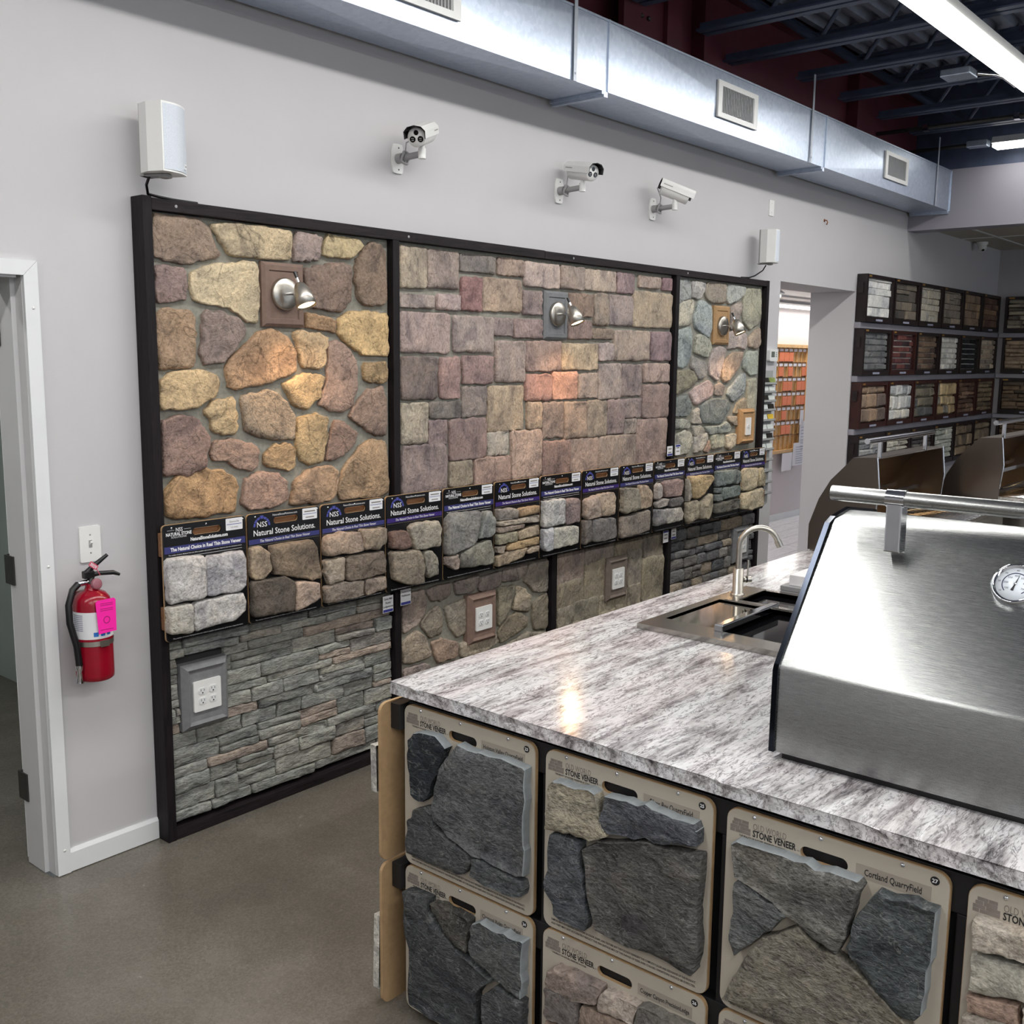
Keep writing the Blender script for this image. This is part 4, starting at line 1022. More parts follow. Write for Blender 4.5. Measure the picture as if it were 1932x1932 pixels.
post_tag('small white name tag low on the second post, left of its pair', 1.085, 0.68, ['Grist Mill', 'Rustic', 'Ledgestone'], 0.062)
post_tag('small white name tag low on the second post, right of its pair', 1.193, 0.695, ['Chestertown', 'Fieldstone'], 0.064)
post_tag('small white name tag above the boards by the third post, left of its pair', 3.42, 1.222, None, 0.06, 0.06)
post_tag('small white name tag above the boards by the third post, right of its pair', 3.515, 1.222, None, 0.055, 0.065, True)
post_tag('small white name tag below the boards by the third post, left of its pair', 3.405, 0.69, None, 0.06, 0.075, True)
post_tag('small white name tag below the boards by the third post, right of its pair', 3.50, 0.70, None, 0.055, 0.075)
# ------------------------------------------------------------------ black sample boards on the wall
ORD = ['first', 'second', 'third', 'fourth', 'fifth', 'sixth', 'seventh', 'eighth', 'ninth', 'tenth', 'eleventh', 'twelfth', 'thirteenth']
LOOK = ['chalk white squared stones', 'brown and tan field stones', 'six squared brown stones', 'a dark red and olive boulders', 'grey granite field stones', 'thin tan ledge strips', 'white and plum squared stones',
        'peach and charcoal split stones', 'olive and brown block stones', 'rounded pink and white stones', 'yellow wedge shaped stones', 'blue green slate blocks', 'cream squared stones']
STYLE = 'baabab' 'b' 'aab' 'a' 'b' 'a'
STYLE = ['b', 'a', 'a', 'a', 'b', 'a', 'b', 'a', 'a', 'b', 'a', 'b', 'a']
VIOLET = [0, 0, 0, 1, 0, 1, 0, 1, 0, 0, 0, 0, 1]
BW, BH = 0.350, 0.427
def wall_board(i):
    x0, z0 = 0.002 + 0.3585 * i, 0.778
    F = wallfr(x0, -0.103, z0)
    t = thing('sample_board', 'black stone sample board with %s, %s from the left' % (LOOK[i], ORD[i]), 'sample board', (x0 + BW / 2, -0.103, z0), 'black sample boards in the wall row')
    slot = rrect(0.121, 0.242, BH - 0.048, BH - 0.022, 0.0125, 4)
    obj('board_edge', fplate(G(), F, rrect(0, BW, 0, BH, 0.014, 4), 0.0, 0.007, [slot]), 'mdf', t)
    obj('board', fplate(G(), F, rrect(0.001, BW - 0.001, 0.001, BH - 0.001, 0.014, 4), 0.007, 0.0125, [slot]), 'black_board', t)
    N = 0.0125
    for (u, v) in ((0.036, BH - 0.012), (0.178, BH - 0.012), (0.338, BH - 0.012)):
        obj('screw', G().lathe(F.p(u, v, N), F.n, [(0.0042, 0), (0.0042, 0.001), (0, 0.002)], 8), 'chrome', t)
    st = obj('name_sticker', fplate(G(), F, rrect(0.262, 0.336, BH - 0.049, BH - 0.004, 0.003, 2), N, N + 0.0006), 'label_white', t)
    g = G(); fbox(g, F, 0.266, 0.332, BH - 0.0275, BH - 0.0255, N + 0.0006, N + 0.0009); obj('blue_line', g, 'print_blue', st)
    g = G()
    if i == 0: ftext(g, F, 'Stoneville', 0.011, 0.299, BH - 0.020, N + 0.0009, 'CENTER'); ftext(g, F, 'SQUARES', 0.008, 0.299, BH - 0.041, N + 0.0009, 'CENTER')
    else:
        fbox(g, F, 0.272, 0.326, BH - 0.019, BH - 0.014, N + 0.0006, N + 0.0009); fbox(g, F, 0.278, 0.320, BH - 0.042, BH - 0.038, N + 0.0006, N + 0.0009)
    obj('sticker_print', g, 'print_grey', st)
    bm_ = 'band_violet' if VIOLET[i] else 'band_blue'
    if STYLE[i] == 'a':
        g = G()
        for k in range(7):          # arch of voussoirs
            a0, a1 = math.radians(180 - k * 25.7 - 2), math.radians(180 - (k + 1) * 25.7 + 2); r0, r1 = (0.031, 0.040) if k != 3 else (0.031, 0.044)
            fplate(g, F, [(0.066 + r * math.cos(a), BH - 0.052 + r * math.sin(a)) for r, a in ((r0, a0), (r1, a0), (r1, a1), (r0, a1))], N, N + 0.0005)
        obj('arch_emblem', g, plain('emblem_blue', '4a4f9c', 0.4), t)
        letters(t, F, 'NSS', 0.029, 0.066, BH - 0.053, N + 0.0008, 'print_white', 'CENTER', 0.0002, fit=0.047)
        letters(t, F, 'Natural Stone Solutions.', 0.0325, 0.175, BH - 0.086, N + 0.0008, 'print_white', 'CENTER', 0.0004, fit=0.298)
        letters(t, F, 'NaturalStoneSolutions.com', 0.0115, 0.176, BH - 0.016, N + 0.0008, 'print_white', 'CENTER', fit=0.118)
        bd = obj('blue_band', fbox(G(), F, 0.004, BW - 0.004, BH - 0.1175, BH - 0.0985, N, N + 0.0004), bm_, t)
        g = G(); ftext(g, F, 'The Natural Choice in Real Thin Stone Veneer', 0.0150, 0.175, BH - 0.1125, N + 0.0008, 'CENTER', 0.0001, 0.25, fit=0.243); obj('lettering', g, 'print_white', bd)
        g = G(); fbox(g, F, 0.004, BW - 0.004, BH - 0.1235, BH - 0.1225, N, N + 0.0004); obj('rule_line', g, 'print_grey', t)
    else:
        letters(t, F, 'NSS', 0.020, 0.066, BH - 0.026, N + 0.0008, 'print_white', 'CENTER', 0.0002, 0, 0.85)
        letters(t, F, 'NATURAL STONE', 0.0165, 0.064, BH - 0.040, N + 0.0008, 'print_white', 'CENTER', 0.0005, fit=0.104); letters(t, F, 'SOLUTIONS', 0.0105, 0.064, BH - 0.049, N + 0.0008, 'print_white', 'CENTER', fit=0.062); g = G()
        fbox(g, F, 0.018, 0.046, BH - 0.0205, BH - 0.0198, N, N + 0.0008); fbox(g, F, 0.086, 0.114, BH - 0.0205, BH - 0.0198, N, N + 0.0008)
        obj('logo_lines', g, 'print_white', t)
        letters(t, F, 'NaturalStoneSolutions.com', 0.0175, 0.190, BH - 0.067, N + 0.0008, 'print_white', 'CENTER', 0.0007, fit=0.158)
        bd = obj('blue_band', fbox(G(), F, 0.004, BW - 0.004, BH - 0.1035, BH - 0.0785, N, N + 0.0004), bm_, t)
        g = G(); ftext(g, F, 'The Natural Choice in Real Thin Stone Veneer', 0.0185, 0.178, BH - 0.0965, N + 0.0008, 'CENTER', 0.0007, fit=0.300); obj('lettering', g, 'print_white', bd)
        g = G(); ftext(g, F, 'The number of stones displayed does not reflect a graphic representation of all sizes, shapes & colors for individual products.', 0.0065, 0.175, BH - 0.112, N + 0.0008, 'CENTER', fit=0.31)
        fbox(g, F, 0.02, BW - 0.02, BH - 0.1215, BH - 0.1207, N, N + 0.0008); obj('small_print', g, 'print_white', t)
    g = G(); ftext(g, F, 'The number of stones displayed does not reflect a graphic representation of all sizes, shapes & colors.', 0.0065, 0.175, 0.008, N + 0.0008, 'CENTER', fit=0.30); obj('small_print', g, 'print_white', t)
    for k, (c, p) in enumerate(TRACE['boards'][i]):
        poly = [(min(BW + 0.001, max(-0.001, p[q] / 1000 - x0)), p[q + 1] / 1000 - z0) for q in range(0, len(p), 2)]
        rs = random.Random(i * 31 + k)
        gg = stone_geo(F, poly, N - 0.001, rs.uniform(0.026, 0.036), 0.007, i * 100 + k, False, npts=24, rnd=0.07, jit=0.005, dome=0.05)
        obj('stone', gg, 'thinstone', t, color=c)
for i in range(13): wall_board(i)

# ------------------------------------------------------------------ island
t = thing('display_island', 'black framed display island carrying the granite counter', 'island', (0.4, -2.6, 0))
g = G().box(-0.06, 5.6, -2.18, -1.45, 0.0, 0.905); g.box(-0.06, 0.72, -4.3, -2.18, 0.0, 0.905)
obj('island_body', g, 'black_paint', t)
for z0, z1 in ((0.815, 0.893), (0.355, 0.43)):
    obj('face_rail', G().bbox(-0.092, -0.062, -4.28, -1.452, z0, z1, 0.003), 'black_paint', t)
for y in (-1.4725, -1.935, -2.42, -2.90, -3.385, -3.87):
    obj('face_stile', G().bbox(-0.090, -0.062, y - 0.03, y + 0.02, 0.0, 0.814, 0.003), 'black_paint', t)
# granite slab
ct = thing('granite_counter', 'polished grey and white veined granite countertop with chiselled edge', 'countertop', (0.4, -2.6, 0.905))
xa, ya_, zc, zt = -0.125, -1.416, 0.947, 0.914
outl = [(xa, ya_), (xa, -4.4), (0.80, -4.4), (0.80, -2.35), (5.8, -2.35), (5.8, ya_)]
g = G()
def edge_pts(a, b, n):
    return [(a[0] + (b[0] - a[0]) * k / n, a[1] + (b[1] - a[1]) * k / n) for k in range(n)]
ring = edge_pts(outl[0], outl[1], 90) + edge_pts(outl[1], outl[2], 10) + edge_pts(outl[2], outl[3], 20) + edge_pts(outl[3], outl[4], 20) + edge_pts(outl[4], outl[5], 6) + edge_pts(outl[5], outl[0], 110)
n = len(ring)
top = [(x, y, zc) for x, y in ring]
def rough_edge(x, y, z, k):
    a = 0.005 * noise.noise(Vector((x * 30, y * 30, z * 60))) + 0.004 * noise.noise(Vector((x * 80, y * 80, k * 3.0)))
    dx = -1 if abs(x - xa) < 1e-4 else 0; dy = 1 if abs(y - ya_) < 1e-4 else 0
    return (x + dx * (a - 0.002), y + dy * (a - 0.002), z)
mid1 = [rough_edge(x, y, zc - 0.003, 1) for x, y in ring]; mid2 = [rough_edge(x, y, zc - 0.016, 2) for x, y in ring]; bot = [(x, y, zt) for x, y in ring]
g.add(top + mid1 + mid2 + bot, [list(range(n))[::-1]][0:0])
vs = top + mid1 + mid2 + bot
bmx = bmesh.new()
tv = [bmx.verts.new(p) for p in top]; ed = [bmx.edges.new((tv[i], tv[(i + 1) % n])) for i in range(n)]
bmesh.ops.triangle_fill(bmx, use_beauty=True, edges=ed); bmx.verts.index_update()
tf = []
for f in bmx.faces:
    f.normal_update(); ids = [v.index for v in f.verts]; tf.append(ids if f.normal.z > 0 else ids[::-1])
bmx.free()
g = G(); g.add(top, tf)
g.add(vs, [[k * n + i, (k + 1) * n + i, (k + 1) * n + (i + 1) % n, k * n + (i + 1) % n][::1] for k in range(3) for i in range(n)])
g.add(bot, [f[::-1] for f in tf])
obj('slab', g, 'granite', ct)

# beige boards on the island
NAMES = {1: ('Holston Valley QuarryField', '23', 'one dark wedge and a large grey slab'), 2: ('Charcoal Ridge QuarryField', '24', 'charcoal slate slabs'), 3: ('Silver Bay QuarryField', '25', 'blue grey slabs and one tan stone'),
         4: ('Copper Canyon PrecisionLedge', '26', 'brown and pink ledge strips'), 5: ('Cortland QuarryField', '27', 'speckled grey triangular slabs'), 6: (None, '28', 'only its heading in the picture'), 7: (None, '29', 'cream and brown ledge stones at the right edge')}
IX, IY, IW, IP = -0.094, -1.4504, 0.4527, 0.4836
plain('brick_print', '7d756f', 0.5, var=0.08)
def island_board(k):
    col, low = (k - 1) // 2, (k % 2 == 0)
    y0 = IY - IP * col; z0, z1 = (0.438, 0.889) if not low else (0.006, 0.432)
    h = z1 - z0; F = islfr(IX, y0, z0); nm, num, look = NAMES[k]
    t = thing('sample_board', 'beige sample board with %s, island %s row' % (look, 'lower' if low else 'upper'), 'sample board', (IX, y0 - IW / 2, z0), 'beige sample boards on the island')
    slot = rrect(0.164, 0.262, h - 0.061, h - 0.034, 0.0132, 5)
    obj('board', fplate(G(), F, rrect(0, IW, 0, h, 0.026, 5), 0.0, 0.0095, [slot]), 'mdf', t)
    obj('board_face', fplate(G(), F, rrect(0.0012, IW - 0.0012, 0.0012, h - 0.0012, 0.025, 5), 0.0095, 0.0115, [slot]), 'beige_board', t)
    N = 0.0115
    for u in (0.062, 0.205, 0.365): obj('screw', G().lathe(F.p(u, h - 0.0085, N), F.n, [(0.0045, 0), (0.004, 0.0015), (0, 0.0025)], 10), 'chrome', t)
    lg = obj('brick_logo', fbox(G(), F, 0.012, 0.012, h - 0.02, h - 0.02, N, N), 'brick_print', t) if False else None
    rows = [[(0.016, 0.034), (0.0352, 0.050)], [(0.013, 0.026), (0.0272, 0.050)], [(0.009, 0.030), (0.0312, 0.055)], [(0.009, 0.020), (0.0212, 0.055)]]
    for r_, row in enumerate(rows):
        for (a, b) in row:
            obj('logo_brick', fbox(G(), F, a, b, h - 0.0215 - r_ * 0.0075 - 0.0067, h - 0.0215 - r_ * 0.0075, N, N + 0.0004), 'brick_print', t)
    g = G(); ftext(g, F, 'OLD WORLD', 0.0200, 0.060, h - 0.0345, N + 0.0006, 'LEFT', fit=0.073); obj('lettering', g, 'print_grey', t)
    letters(t, F, 'STONE VENEER', 0.0200, 0.060, h - 0.0495, N + 0.0006, 'print_black', 'LEFT', 0.0005, fit=0.095); g = G()
    ftext(g, F, 'THE BEAUTY OF NATURE, PRESERVED IN STONE', 0.0062, 0.030, h - 0.0575, N + 0.0006, 'LEFT', 0.0001, fit=0.102); letters(t, F, 'TM', 0.004, 0.157, h - 0.0495, N + 0.0006, 'print_black'); obj('lettering', g, 'print_black', t)
    if nm:
        lb = obj('name_label', fbox(G(), F, 0.278, 0.42, h - 0.061, h - 0.033, N, N + 0.0004), 'label_clear', t)
        g = G(); ftext(g, F, nm, 0.0190 if len(nm) < 24 else 0.0155, 0.349, h - 0.053, N + 0.0008, 'CENTER', 0.0002, fit=0.108 if len(nm) < 24 else 0.128); obj('lettering', g, 'print_black', lb)
    bd = obj('number_badge', fplate(G(), F, [(0.425 + 0.0085 * math.cos(q * math.pi / 8), h - 0.019 + 0.0085 * math.sin(q * math.pi / 8)) for q in range(16)], N, N + 0.0005), 'print_black', t)
    g = G(); ftext(g, F, num, 0.0105, 0.425, h - 0.0225, N + 0.0009, 'CENTER', 0.0003); obj('lettering', g, 'print_white', bd)
    g = G(); ftext(g, F, 'SAMPLES SERVE AS A GENERAL INDICATION OF COLOR, SHAPE, AND TEXTURE, BUT THEY DO NOT REPRESENT THE COMPLETE COLOR AND SIZE RANGE OF THE PRODUCT,', 0.0072, 0.226, 0.021, N + 0.0006, 'CENTER', 0.0001, fit=0.40)
    ftext(g, F, 'AND THEY MAY NOT ACCURATELY REFLECT THE PERCENTAGE MIX OF THE RANGE OF SIZES AND COLORS. VARIATIONS SHOULD BE EXPECTED.', 0.0072, 0.226, 0.0115, N + 0.0006, 'CENTER', 0.0001, fit=0.40)
    obj('small_print', g, 'print_black', t)
    st = TRACE['iboards'].get(str(k))
    if k == 6:
        st = [('6d6b66', [-2430, 330, -2600, 335, -2590, 120, -2440, 110]), ('5d605f', [-2610, 330, -2840, 320, -2850, 130, -2620, 120]), ('74706a', [-2440, 100, -2840, 110, -2840, 40, -2440, 40])]
    for q, (c, p) in enumerate(st):
        poly = [(y0 - p[j] / 1000, max(0.034 if q < 9 else 0.03, p[j + 1] / 1000 - z0)) for j in range(0, len(p), 2)]
        poly = [(min(u, IW - 0.012) if k != 99 else u, v) for u, v in poly]
        rs = random.Random(k * 31 + q)
        ledge = k in (4, 7)
        g = stone_geo(F, poly, N - 0.001, rs.uniform(0.028, 0.036) if not ledge else rs.uniform(0.024, 0.034), 0.006, k * 100 + q, True, npts=30, rnd=0.03, jit=0.006, dome=0.03, sawn={(1, 0): 't', (1, 1): 'tr', (2, 2): 'tr', (3, 0): 't', (3, 1): 't', (5, 0): 't', (5, 3): 'r'}.get((k, q), ''))
        obj('stone', g, 'quarrystone' if not ledge else 'thinstone', t, color=c)
for k in range(1, 8): island_board(k)
# boards hung on the wall side of the island, seen from behind
for k, (z0, z1) in enumerate(((0.44, 0.89), (0.015, 0.432))):
    F = Fr((-0.157, -1.402, z0), (1, 0, 0), (0, 0, 1), (0, -1, 0)); h = z1 - z0
    t = thing('side_board', ['tan backed sample board edge on the wall side of the island, upper', 'tan backed sample board edge on the wall side of the island, lower'][k], 'sample board', (0.07, -1.402, z0), 'boards on the far side of the island')
    obj('board', fplate(G(), F, rrect(0, 0.45, 0, h, 0.026, 5), 0.0, 0.010), 'mdf', t)
    F2 = Fr((-0.157, -1.402, z0), (1, 0, 0), (0, 0, 1), (0, 1, 0))
    obj('stone', box_stone(F2, 0.0 - 0.004, 0.16, 0.20 if k == 0 else 0.05, 0.33 if k == 0 else 0.26, 0.0, 0.03, 3 + k, 0.004, 0.008), 'thinstone', t, color='b9b6ae')
    obj('stone', box_stone(F2, 0.17, 0.42, 0.08, 0.33, 0.0, 0.03, 13 + k, 0.004, 0.008), 'thinstone', t, color='a8a49a')
    obj('mount_block', G().bbox(-0.120, -0.0605, -1.449, -1.413, z1 - 0.075, z1 - 0.003, 0.002), 'black_paint', t)
# ------------------------------------------------------------------ grills on the counter
ZC = 0.947
def xz_prism(g, prof, y0, y1, smooth=False): return g.prism([(x, y0, z) for x, z in prof], None, (0, y1 - y0, 0), smooth)
t = thing('gas_grill', 'closed stainless grill hood with long handle at the right edge', 'grill', (0.4, -2.95, ZC), 'gas grills on the counter')
prof = [(0.058, 0.965), (0.060, 1.148), (0.066, 1.160), (0.292, 1.438), (0.310, 1.450), (0.40, 1.462), (0.56, 1.44), (0.70, 1.33), (0.78, 1.15), (0.78, 0.965)]
yl, yr = -2.440, -3.42
g = G(); vs = [(x, yl, z) for x, z in prof] + [(x, yr, z) for x, z in prof]; n = len(prof)
g.add(vs, [[i, i + 1, n + i + 1, n + i] for i in range(n - 1)], True); g.add(vs, [list(range(n))[::-1], list(range(n, 2 * n))])
hd = obj('hood', g, 'brushed_steel', t)
me = hd.data
me.attributes.new('sharp_edge', 'BOOLEAN', 'EDGE')
sharp = me.attributes['sharp_edge'].data
org = LOC[hd.name]
for e in me.edges:
    p, q = me.vertices[e.vertices[0]].co, me.vertices[e.vertices[1]].co
    if abs(p.y - q.y) < 1e-4 or True:
        same_y = abs(p.y - q.y) < 1e-4
        zz = (p.z + q.z) / 2 + org.z; xx = (p.x + q.x) / 2 + org.x
        if same_y: sharp[e.index].value = True
cap = [(x - (0.006 if x < 0.3 else -0.006), z + (0.006 if z > 1.2 else 0)) for x, z in prof]
obj('side_trim', xz_prism(G(), cap, yl + 0.012, yl), plain('trim_gloss', '20242c', 0.1, metal=0.9), t)
obj('side_trim', xz_prism(G(), cap, yr, yr - 0.012), 'trim_gloss', t)
obj('grill_base', G().box(0.075, 0.77, yl - 0.01, yr + 0.01, ZC + 0.0, 0.975), 'black_plastic', t)
hb = obj('handle', G().tube([(0.240, -2.462, 1.520), (0.240, yr + 0.02, 1.520)], 0.0168, 20), 'brushed_steel', t)
for y in (-2.605, -3.28):
    obj('handle_collar', G().tube([(0.240, y + 0.020, 1.520), (0.240, y - 0.020, 1.520)], 0.0195, 20), 'chrome', hb)
    obj('handle_post', G().bbox(0.225, 0.262, y - 0.017, y + 0.017, 1.405, 1.512, 0.003), 'chrome', hb)
c = Vector((0.234, -2.856, 1.366)); ax = Vector((-0.776, 0, 0.631)).normalized()
th = obj('thermometer', G().lathe(c - ax * 0.006, ax, [(0.046, 0), (0.046, 0.020), (0.044, 0.024), (0.040, 0.024), (0.038, 0.018), (0.0, 0.018)], 36), 'chrome', t)
obj('dial', G().lathe(c + ax * 0.0122, ax, [(0.037, 0), (0.037, 0.0005), (0, 0.0006)], 32), 'dial_white', th)
vup = Vector((0.631, 0, 0.776)); FD = Fr(c + ax * 0.0130, (0, -1, 0), vup, ax)
g = G()
for k in range(36):
    a = math.radians(225 - k * 7.7)
    if 20 < math.degrees(a) < 190 or True:
        r0, r1 = 0.0235, 0.0255
        a1 = math.radians(225 - (k + 1) * 7.7)
        g.add([FD.p(r * math.cos(b_), r * math.sin(b_), 0) for r, b_ in ((r0, a), (r0, a1), (r1, a1), (r1, a))], [[0, 1, 2, 3]])
for k, s in enumerate(['100', '200', '300', '400', '500', '600', '700']):
    a = math.radians(215 - k * 41)
    ftext(g, FD, s, 0.006, 0.0185 * math.cos(a), 0.0185 * math.sin(a) - 0.002, 0.0, 'CENTER')
    ftext(g, FD, s[0] + '0', 0.0055, 0.031 * math.cos(a), 0.031 * math.sin(a) - 0.002, 0.0, 'CENTER')
obj('dial_marks', g, plain('dial_ink', '2c3050', 0.4), th)
d2 = Vector((0.22, 0.975))
g = G(); pp = Vector((-d2.y, d2.x))
g.add([FD.p(*(d2 * 0.026), 0.001), FD.p(*(-d2 * 0.004 + pp * 0.0016), 0.001), FD.p(*(-d2 * 0.004 - pp * 0.0016), 0.001)], [[0, 1, 2]])
g.add([FD.p(*(-d2 * 0.003 + pp * 0.0012), 0.001), FD.p(*(-d2 * 0.016 + pp * 0.003), 0.001), FD.p(*(-d2 * 0.016 - pp * 0.003), 0.001), FD.p(*(-d2 * 0.003 - pp * 0.0012), 0.001)], [[0, 1, 2, 3]])
obj('needle', g, 'print_black', th)
obj('needle_hub', G().lathe(FD.p(0, 0, 0.0005), ax, [(0.0028, 0), (0.0028, 0.0015), (0, 0.002)], 12), 'chrome', th)

def open_grill(label, x0, x1, dy, dz):
    """grill facing away from the wall, lid swung open"""
    t = thing('gas_grill', label, 'grill', ((x0 + x1) / 2, -1.7 + dy, ZC), 'gas grills on the counter')
    P_ = [(-1.424, 1.075), (-1.465, 1.19), (-1.516, 1.28), (-1.575, 1.343), (-1.613, 1.386), (-1.718, 1.393), (-1.734, 1.257), (-1.723, 1.14)]
    P_ = [(y + dy, z + dz) for y, z in P_]
    side = [(-1.424 + dy, 0.955), (-1.424 + dy, 1.07)] + P_[1:] + [(-1.723 + dy, 0.955)]
    obj('side_panel', G().prism([(x0, y, z) for y, z in side], None, (0.012, 0, 0)), 'brushed_dark', t)
    obj('side_panel', G().prism([(x1, y, z) for y, z in side], None, (-0.012, 0, 0)), 'brushed_dark', t)
    obj('side_edge', G().tube([(x0 + 0.002, y - 0.002, z) for y, z in P_[5:]], 0.004, 6), 'chrome', t)
    obj('side_edge', G().tube([(x1 - 0.002, y - 0.002, z) for y, z in P_[5:]], 0.004, 6), 'chrome', t)
    out = [(-1.424 + dy, 0.955)] + P_[:6]; inn = [(y - 0.008, z - 0.006) for y, z in out]
    g = G(); n = len(out); vs = [(x, y, z) for x in (x0 + 0.012, x1 - 0.012) for y, z in out + inn]
    m_ = 2 * n
    for i in range(n - 1):
        g.add(vs, [[i, i + 1, m_ + i + 1, m_ + i][::-1], [n + i, n + i + 1, m_ + n + i + 1, m_ + n + i]], True)
    g.add(vs, [[n - 1, 2 * n - 1, m_ + 2 * n - 1, m_ + n - 1]])
    obj('lid', g, 'brushed_dark', t)
    yt, zt_ = P_[5]
    hb = obj('handle', G().tube([(x0 - 0.12, yt - 0.0, zt_ + 0.078), (x1 - 0.15, yt, zt_ + 0.078)], 0.0125, 14), 'chrome', t)
    for x in (x0 + 0.03, x1 - 0.26): obj('handle_post', G().bbox(x - 0.01, x + 0.01, yt - 0.008, yt + 0.008, zt_ - 0.004, zt_ + 0.07, 0.002), 'chrome', hb)
    yb_ = -1.723 + dy; yf = yb_ - 0.30
    obj('firebox', G().box(x0, x0 + 0.02, yf, yb_, 0.955, 1.10 + dz).box(x1 - 0.02, x1, yf, yb_, 0.955, 1.10 + dz).box(x0 + 0.02, x1 - 0.02, yf, yf + 0.02, 0.955, 1.10 + dz).box(x0 + 0.02, x1 - 0.02, yf + 0.02, yb_ + 0.25, 0.955, 0.975), 'sink_steel', t)
    gr = obj('grate_frame', G().tube([(x0 + 0.02, yf + 0.03, 1.095 + dz), (x1 - 0.02, yf + 0.03, 1.095 + dz)], 0.005, 6).tube([(x0 + 0.02, yb_ + 0.1, 1.095 + dz), (x1 - 0.02, yb_ + 0.1, 1.095 + dz)], 0.005, 6), 'chrome', t)
    k = x0 + 0.05
    while k < x1 - 0.03:
        obj('grate_bar', G().tube([(k, yf + 0.03, 1.098 + dz), (k, yb_ + 0.1, 1.098 + dz)], 0.004, 6), 'chrome', gr); k += 0.04
    rk = obj('warming_rack', G().box(x0 + 0.03, x1 - 0.03, yb_ + 0.10, yb_ + 0.106, 1.18 + dz, 1.20 + dz).box(x0 + 0.03, x1 - 0.03, yb_ + 0.21, yb_ + 0.216, 1.18 + dz, 1.20 + dz), 'chrome', t)
    for x in (x0 + 0.25 * (x1 - x0), x0 + 0.75 * (x1 - x0)):
        obj('burner_lamp', G().lathe((x, yb_ + 0.18, 1.02), (0, -1, 0), [(0.03, 0), (0.03, 0.01), (0, 0.014)], 14), 'lamp_glow', t)
        lamp('burner_glow', 'POINT', (x, yb_ + 0.06, 1.02), 0.4, (1.0, 0.60, 0.28), t, shadow_soft_size=0.03)
    return t
open_grill('open dark stainless grill with curved back left of another open grill', 2.47, 3.335, 0.0, 0.0)
open_grill('open stainless grill with glowing firebox farthest along the counter', 3.50, 4.60, -0.228, 0.046)

# ------------------------------------------------------------------ sink, faucet and boxes
t = thing('bar_sink', 'stainless drop in bar sink with black open bowls', 'sink', (1.2, -1.9, ZC))
zr = ZC + 0.018; X0, X1, Y0, Y1 = 0.785, 1.528, -1.605, -2.22
hole1 = (0.875, 1.255, -2.10, -1.845); hole2 = (1.295, 1.500, -2.10, -1.70); pan = (0.90, 1.262, -1.838, -1.640)
g = G()
outl2 = [(X0, Y1), (X1, Y1), (X1, Y0), (X0, Y0)]
FS = Fr((0, 0, ZC), (1, 0, 0), (0, 1, 0), (0, 0, 1))
hl = [[(a, c), (b, c), (b, d), (a, d)] for a, b, c, d in (hole1, hole2, pan)]
obj('rim', fplate(G(), FS, outl2, 0.0005, 0.018, hl), 'sink_steel', t)
def bowl(name, a, b, c, d, dep, mat):
    g = G(); z0 = zr - dep; z1 = zr - 0.001
    vs = [(a, c, z1), (b, c, z1), (b, d, z1), (a, d, z1), (a, c, z0), (b, c, z0), (b, d, z0), (a, d, z0)]
    g.add(vs, [[0, 4, 5, 1][::-1], [1, 5, 6, 2][::-1], [2, 6, 7, 3][::-1], [3, 7, 4, 0][::-1], [4, 5, 6, 7]]); return obj(name, g, mat, t)
bowl('ice_bin', *hole1, 0.0165, 'dark_glass'); bowl('bowl', *hole2, 0.0165, 'dark_glass')
bowl('drain_panel', *pan, 0.006, plain('polished_steel', 'c9c3bb', 0.06, metal=1.0, var=0.05, sc=3))
obj('bin_lid', G().bbox(0.868, 1.262, -1.868, -1.838, zr - 0.002, zr + 0.022, 0.004), 'chrome', t)
obj('bowl_lip', G().box(1.262, 1.29, -2.10, -1.66, zr, zr + 0.004).box(1.29, 1.505, -1.70, -1.685, zr, zr + 0.004), 'sink_steel', t)
t = thing('bar_faucet', 'brushed nickel gooseneck faucet standing behind the sink', 'faucet', (1.373, -1.652, zr))
fx, fy = 1.373, -1.652; rd = Vector((0.644, -0.765, 0))
obj('base', G().lathe((fx, fy, zr), (0, 0, 1), [(0.026, 0), (0.026, 0.006), (0.019, 0.008), (0.019, 0.095), (0.012, 0.097)], 20), 'nickel', t)
path = [Vector((fx, fy, zr + 0.09)), Vector((fx, fy, zr + 0.15)), Vector((fx, fy, 1.142))]
R0 = 0.070; cc = Vector((fx, fy, 1.142)) + rd * R0
for k in range(1, 13):
    a = math.pi - math.pi * 0.90 * k / 12; path.append(cc + rd * (R0 * math.cos(a)) + Vector((0, 0, R0 * math.sin(a))))
sp = obj('spout', G().tube(path, 0.0105, 14), 'nickel', t)
dn = (path[-1] - path[-2]).normalized()
obj('aerator', G().tube([path[-1] - dn * 0.002, path[-1] + dn * 0.022], 0.0125, 14), 'nickel', sp)
obj('lever', G().tube([(fx + 0.016, fy - 0.012, zr + 0.055), (fx + 0.040, fy - 0.030, zr + 0.055)], 0.011, 12).tube([(fx + 0.030, fy - 0.022, zr + 0.06), (fx + 0.034, fy - 0.020, zr + 0.125)], 0.0035, 8), 'nickel', t)
obj('lever_ring', G().tube([(fx + 0.022, fy - 0.0165, zr + 0.055), (fx + 0.027, fy - 0.020, zr + 0.055)], 0.0118, 12), 'black_plastic', t)
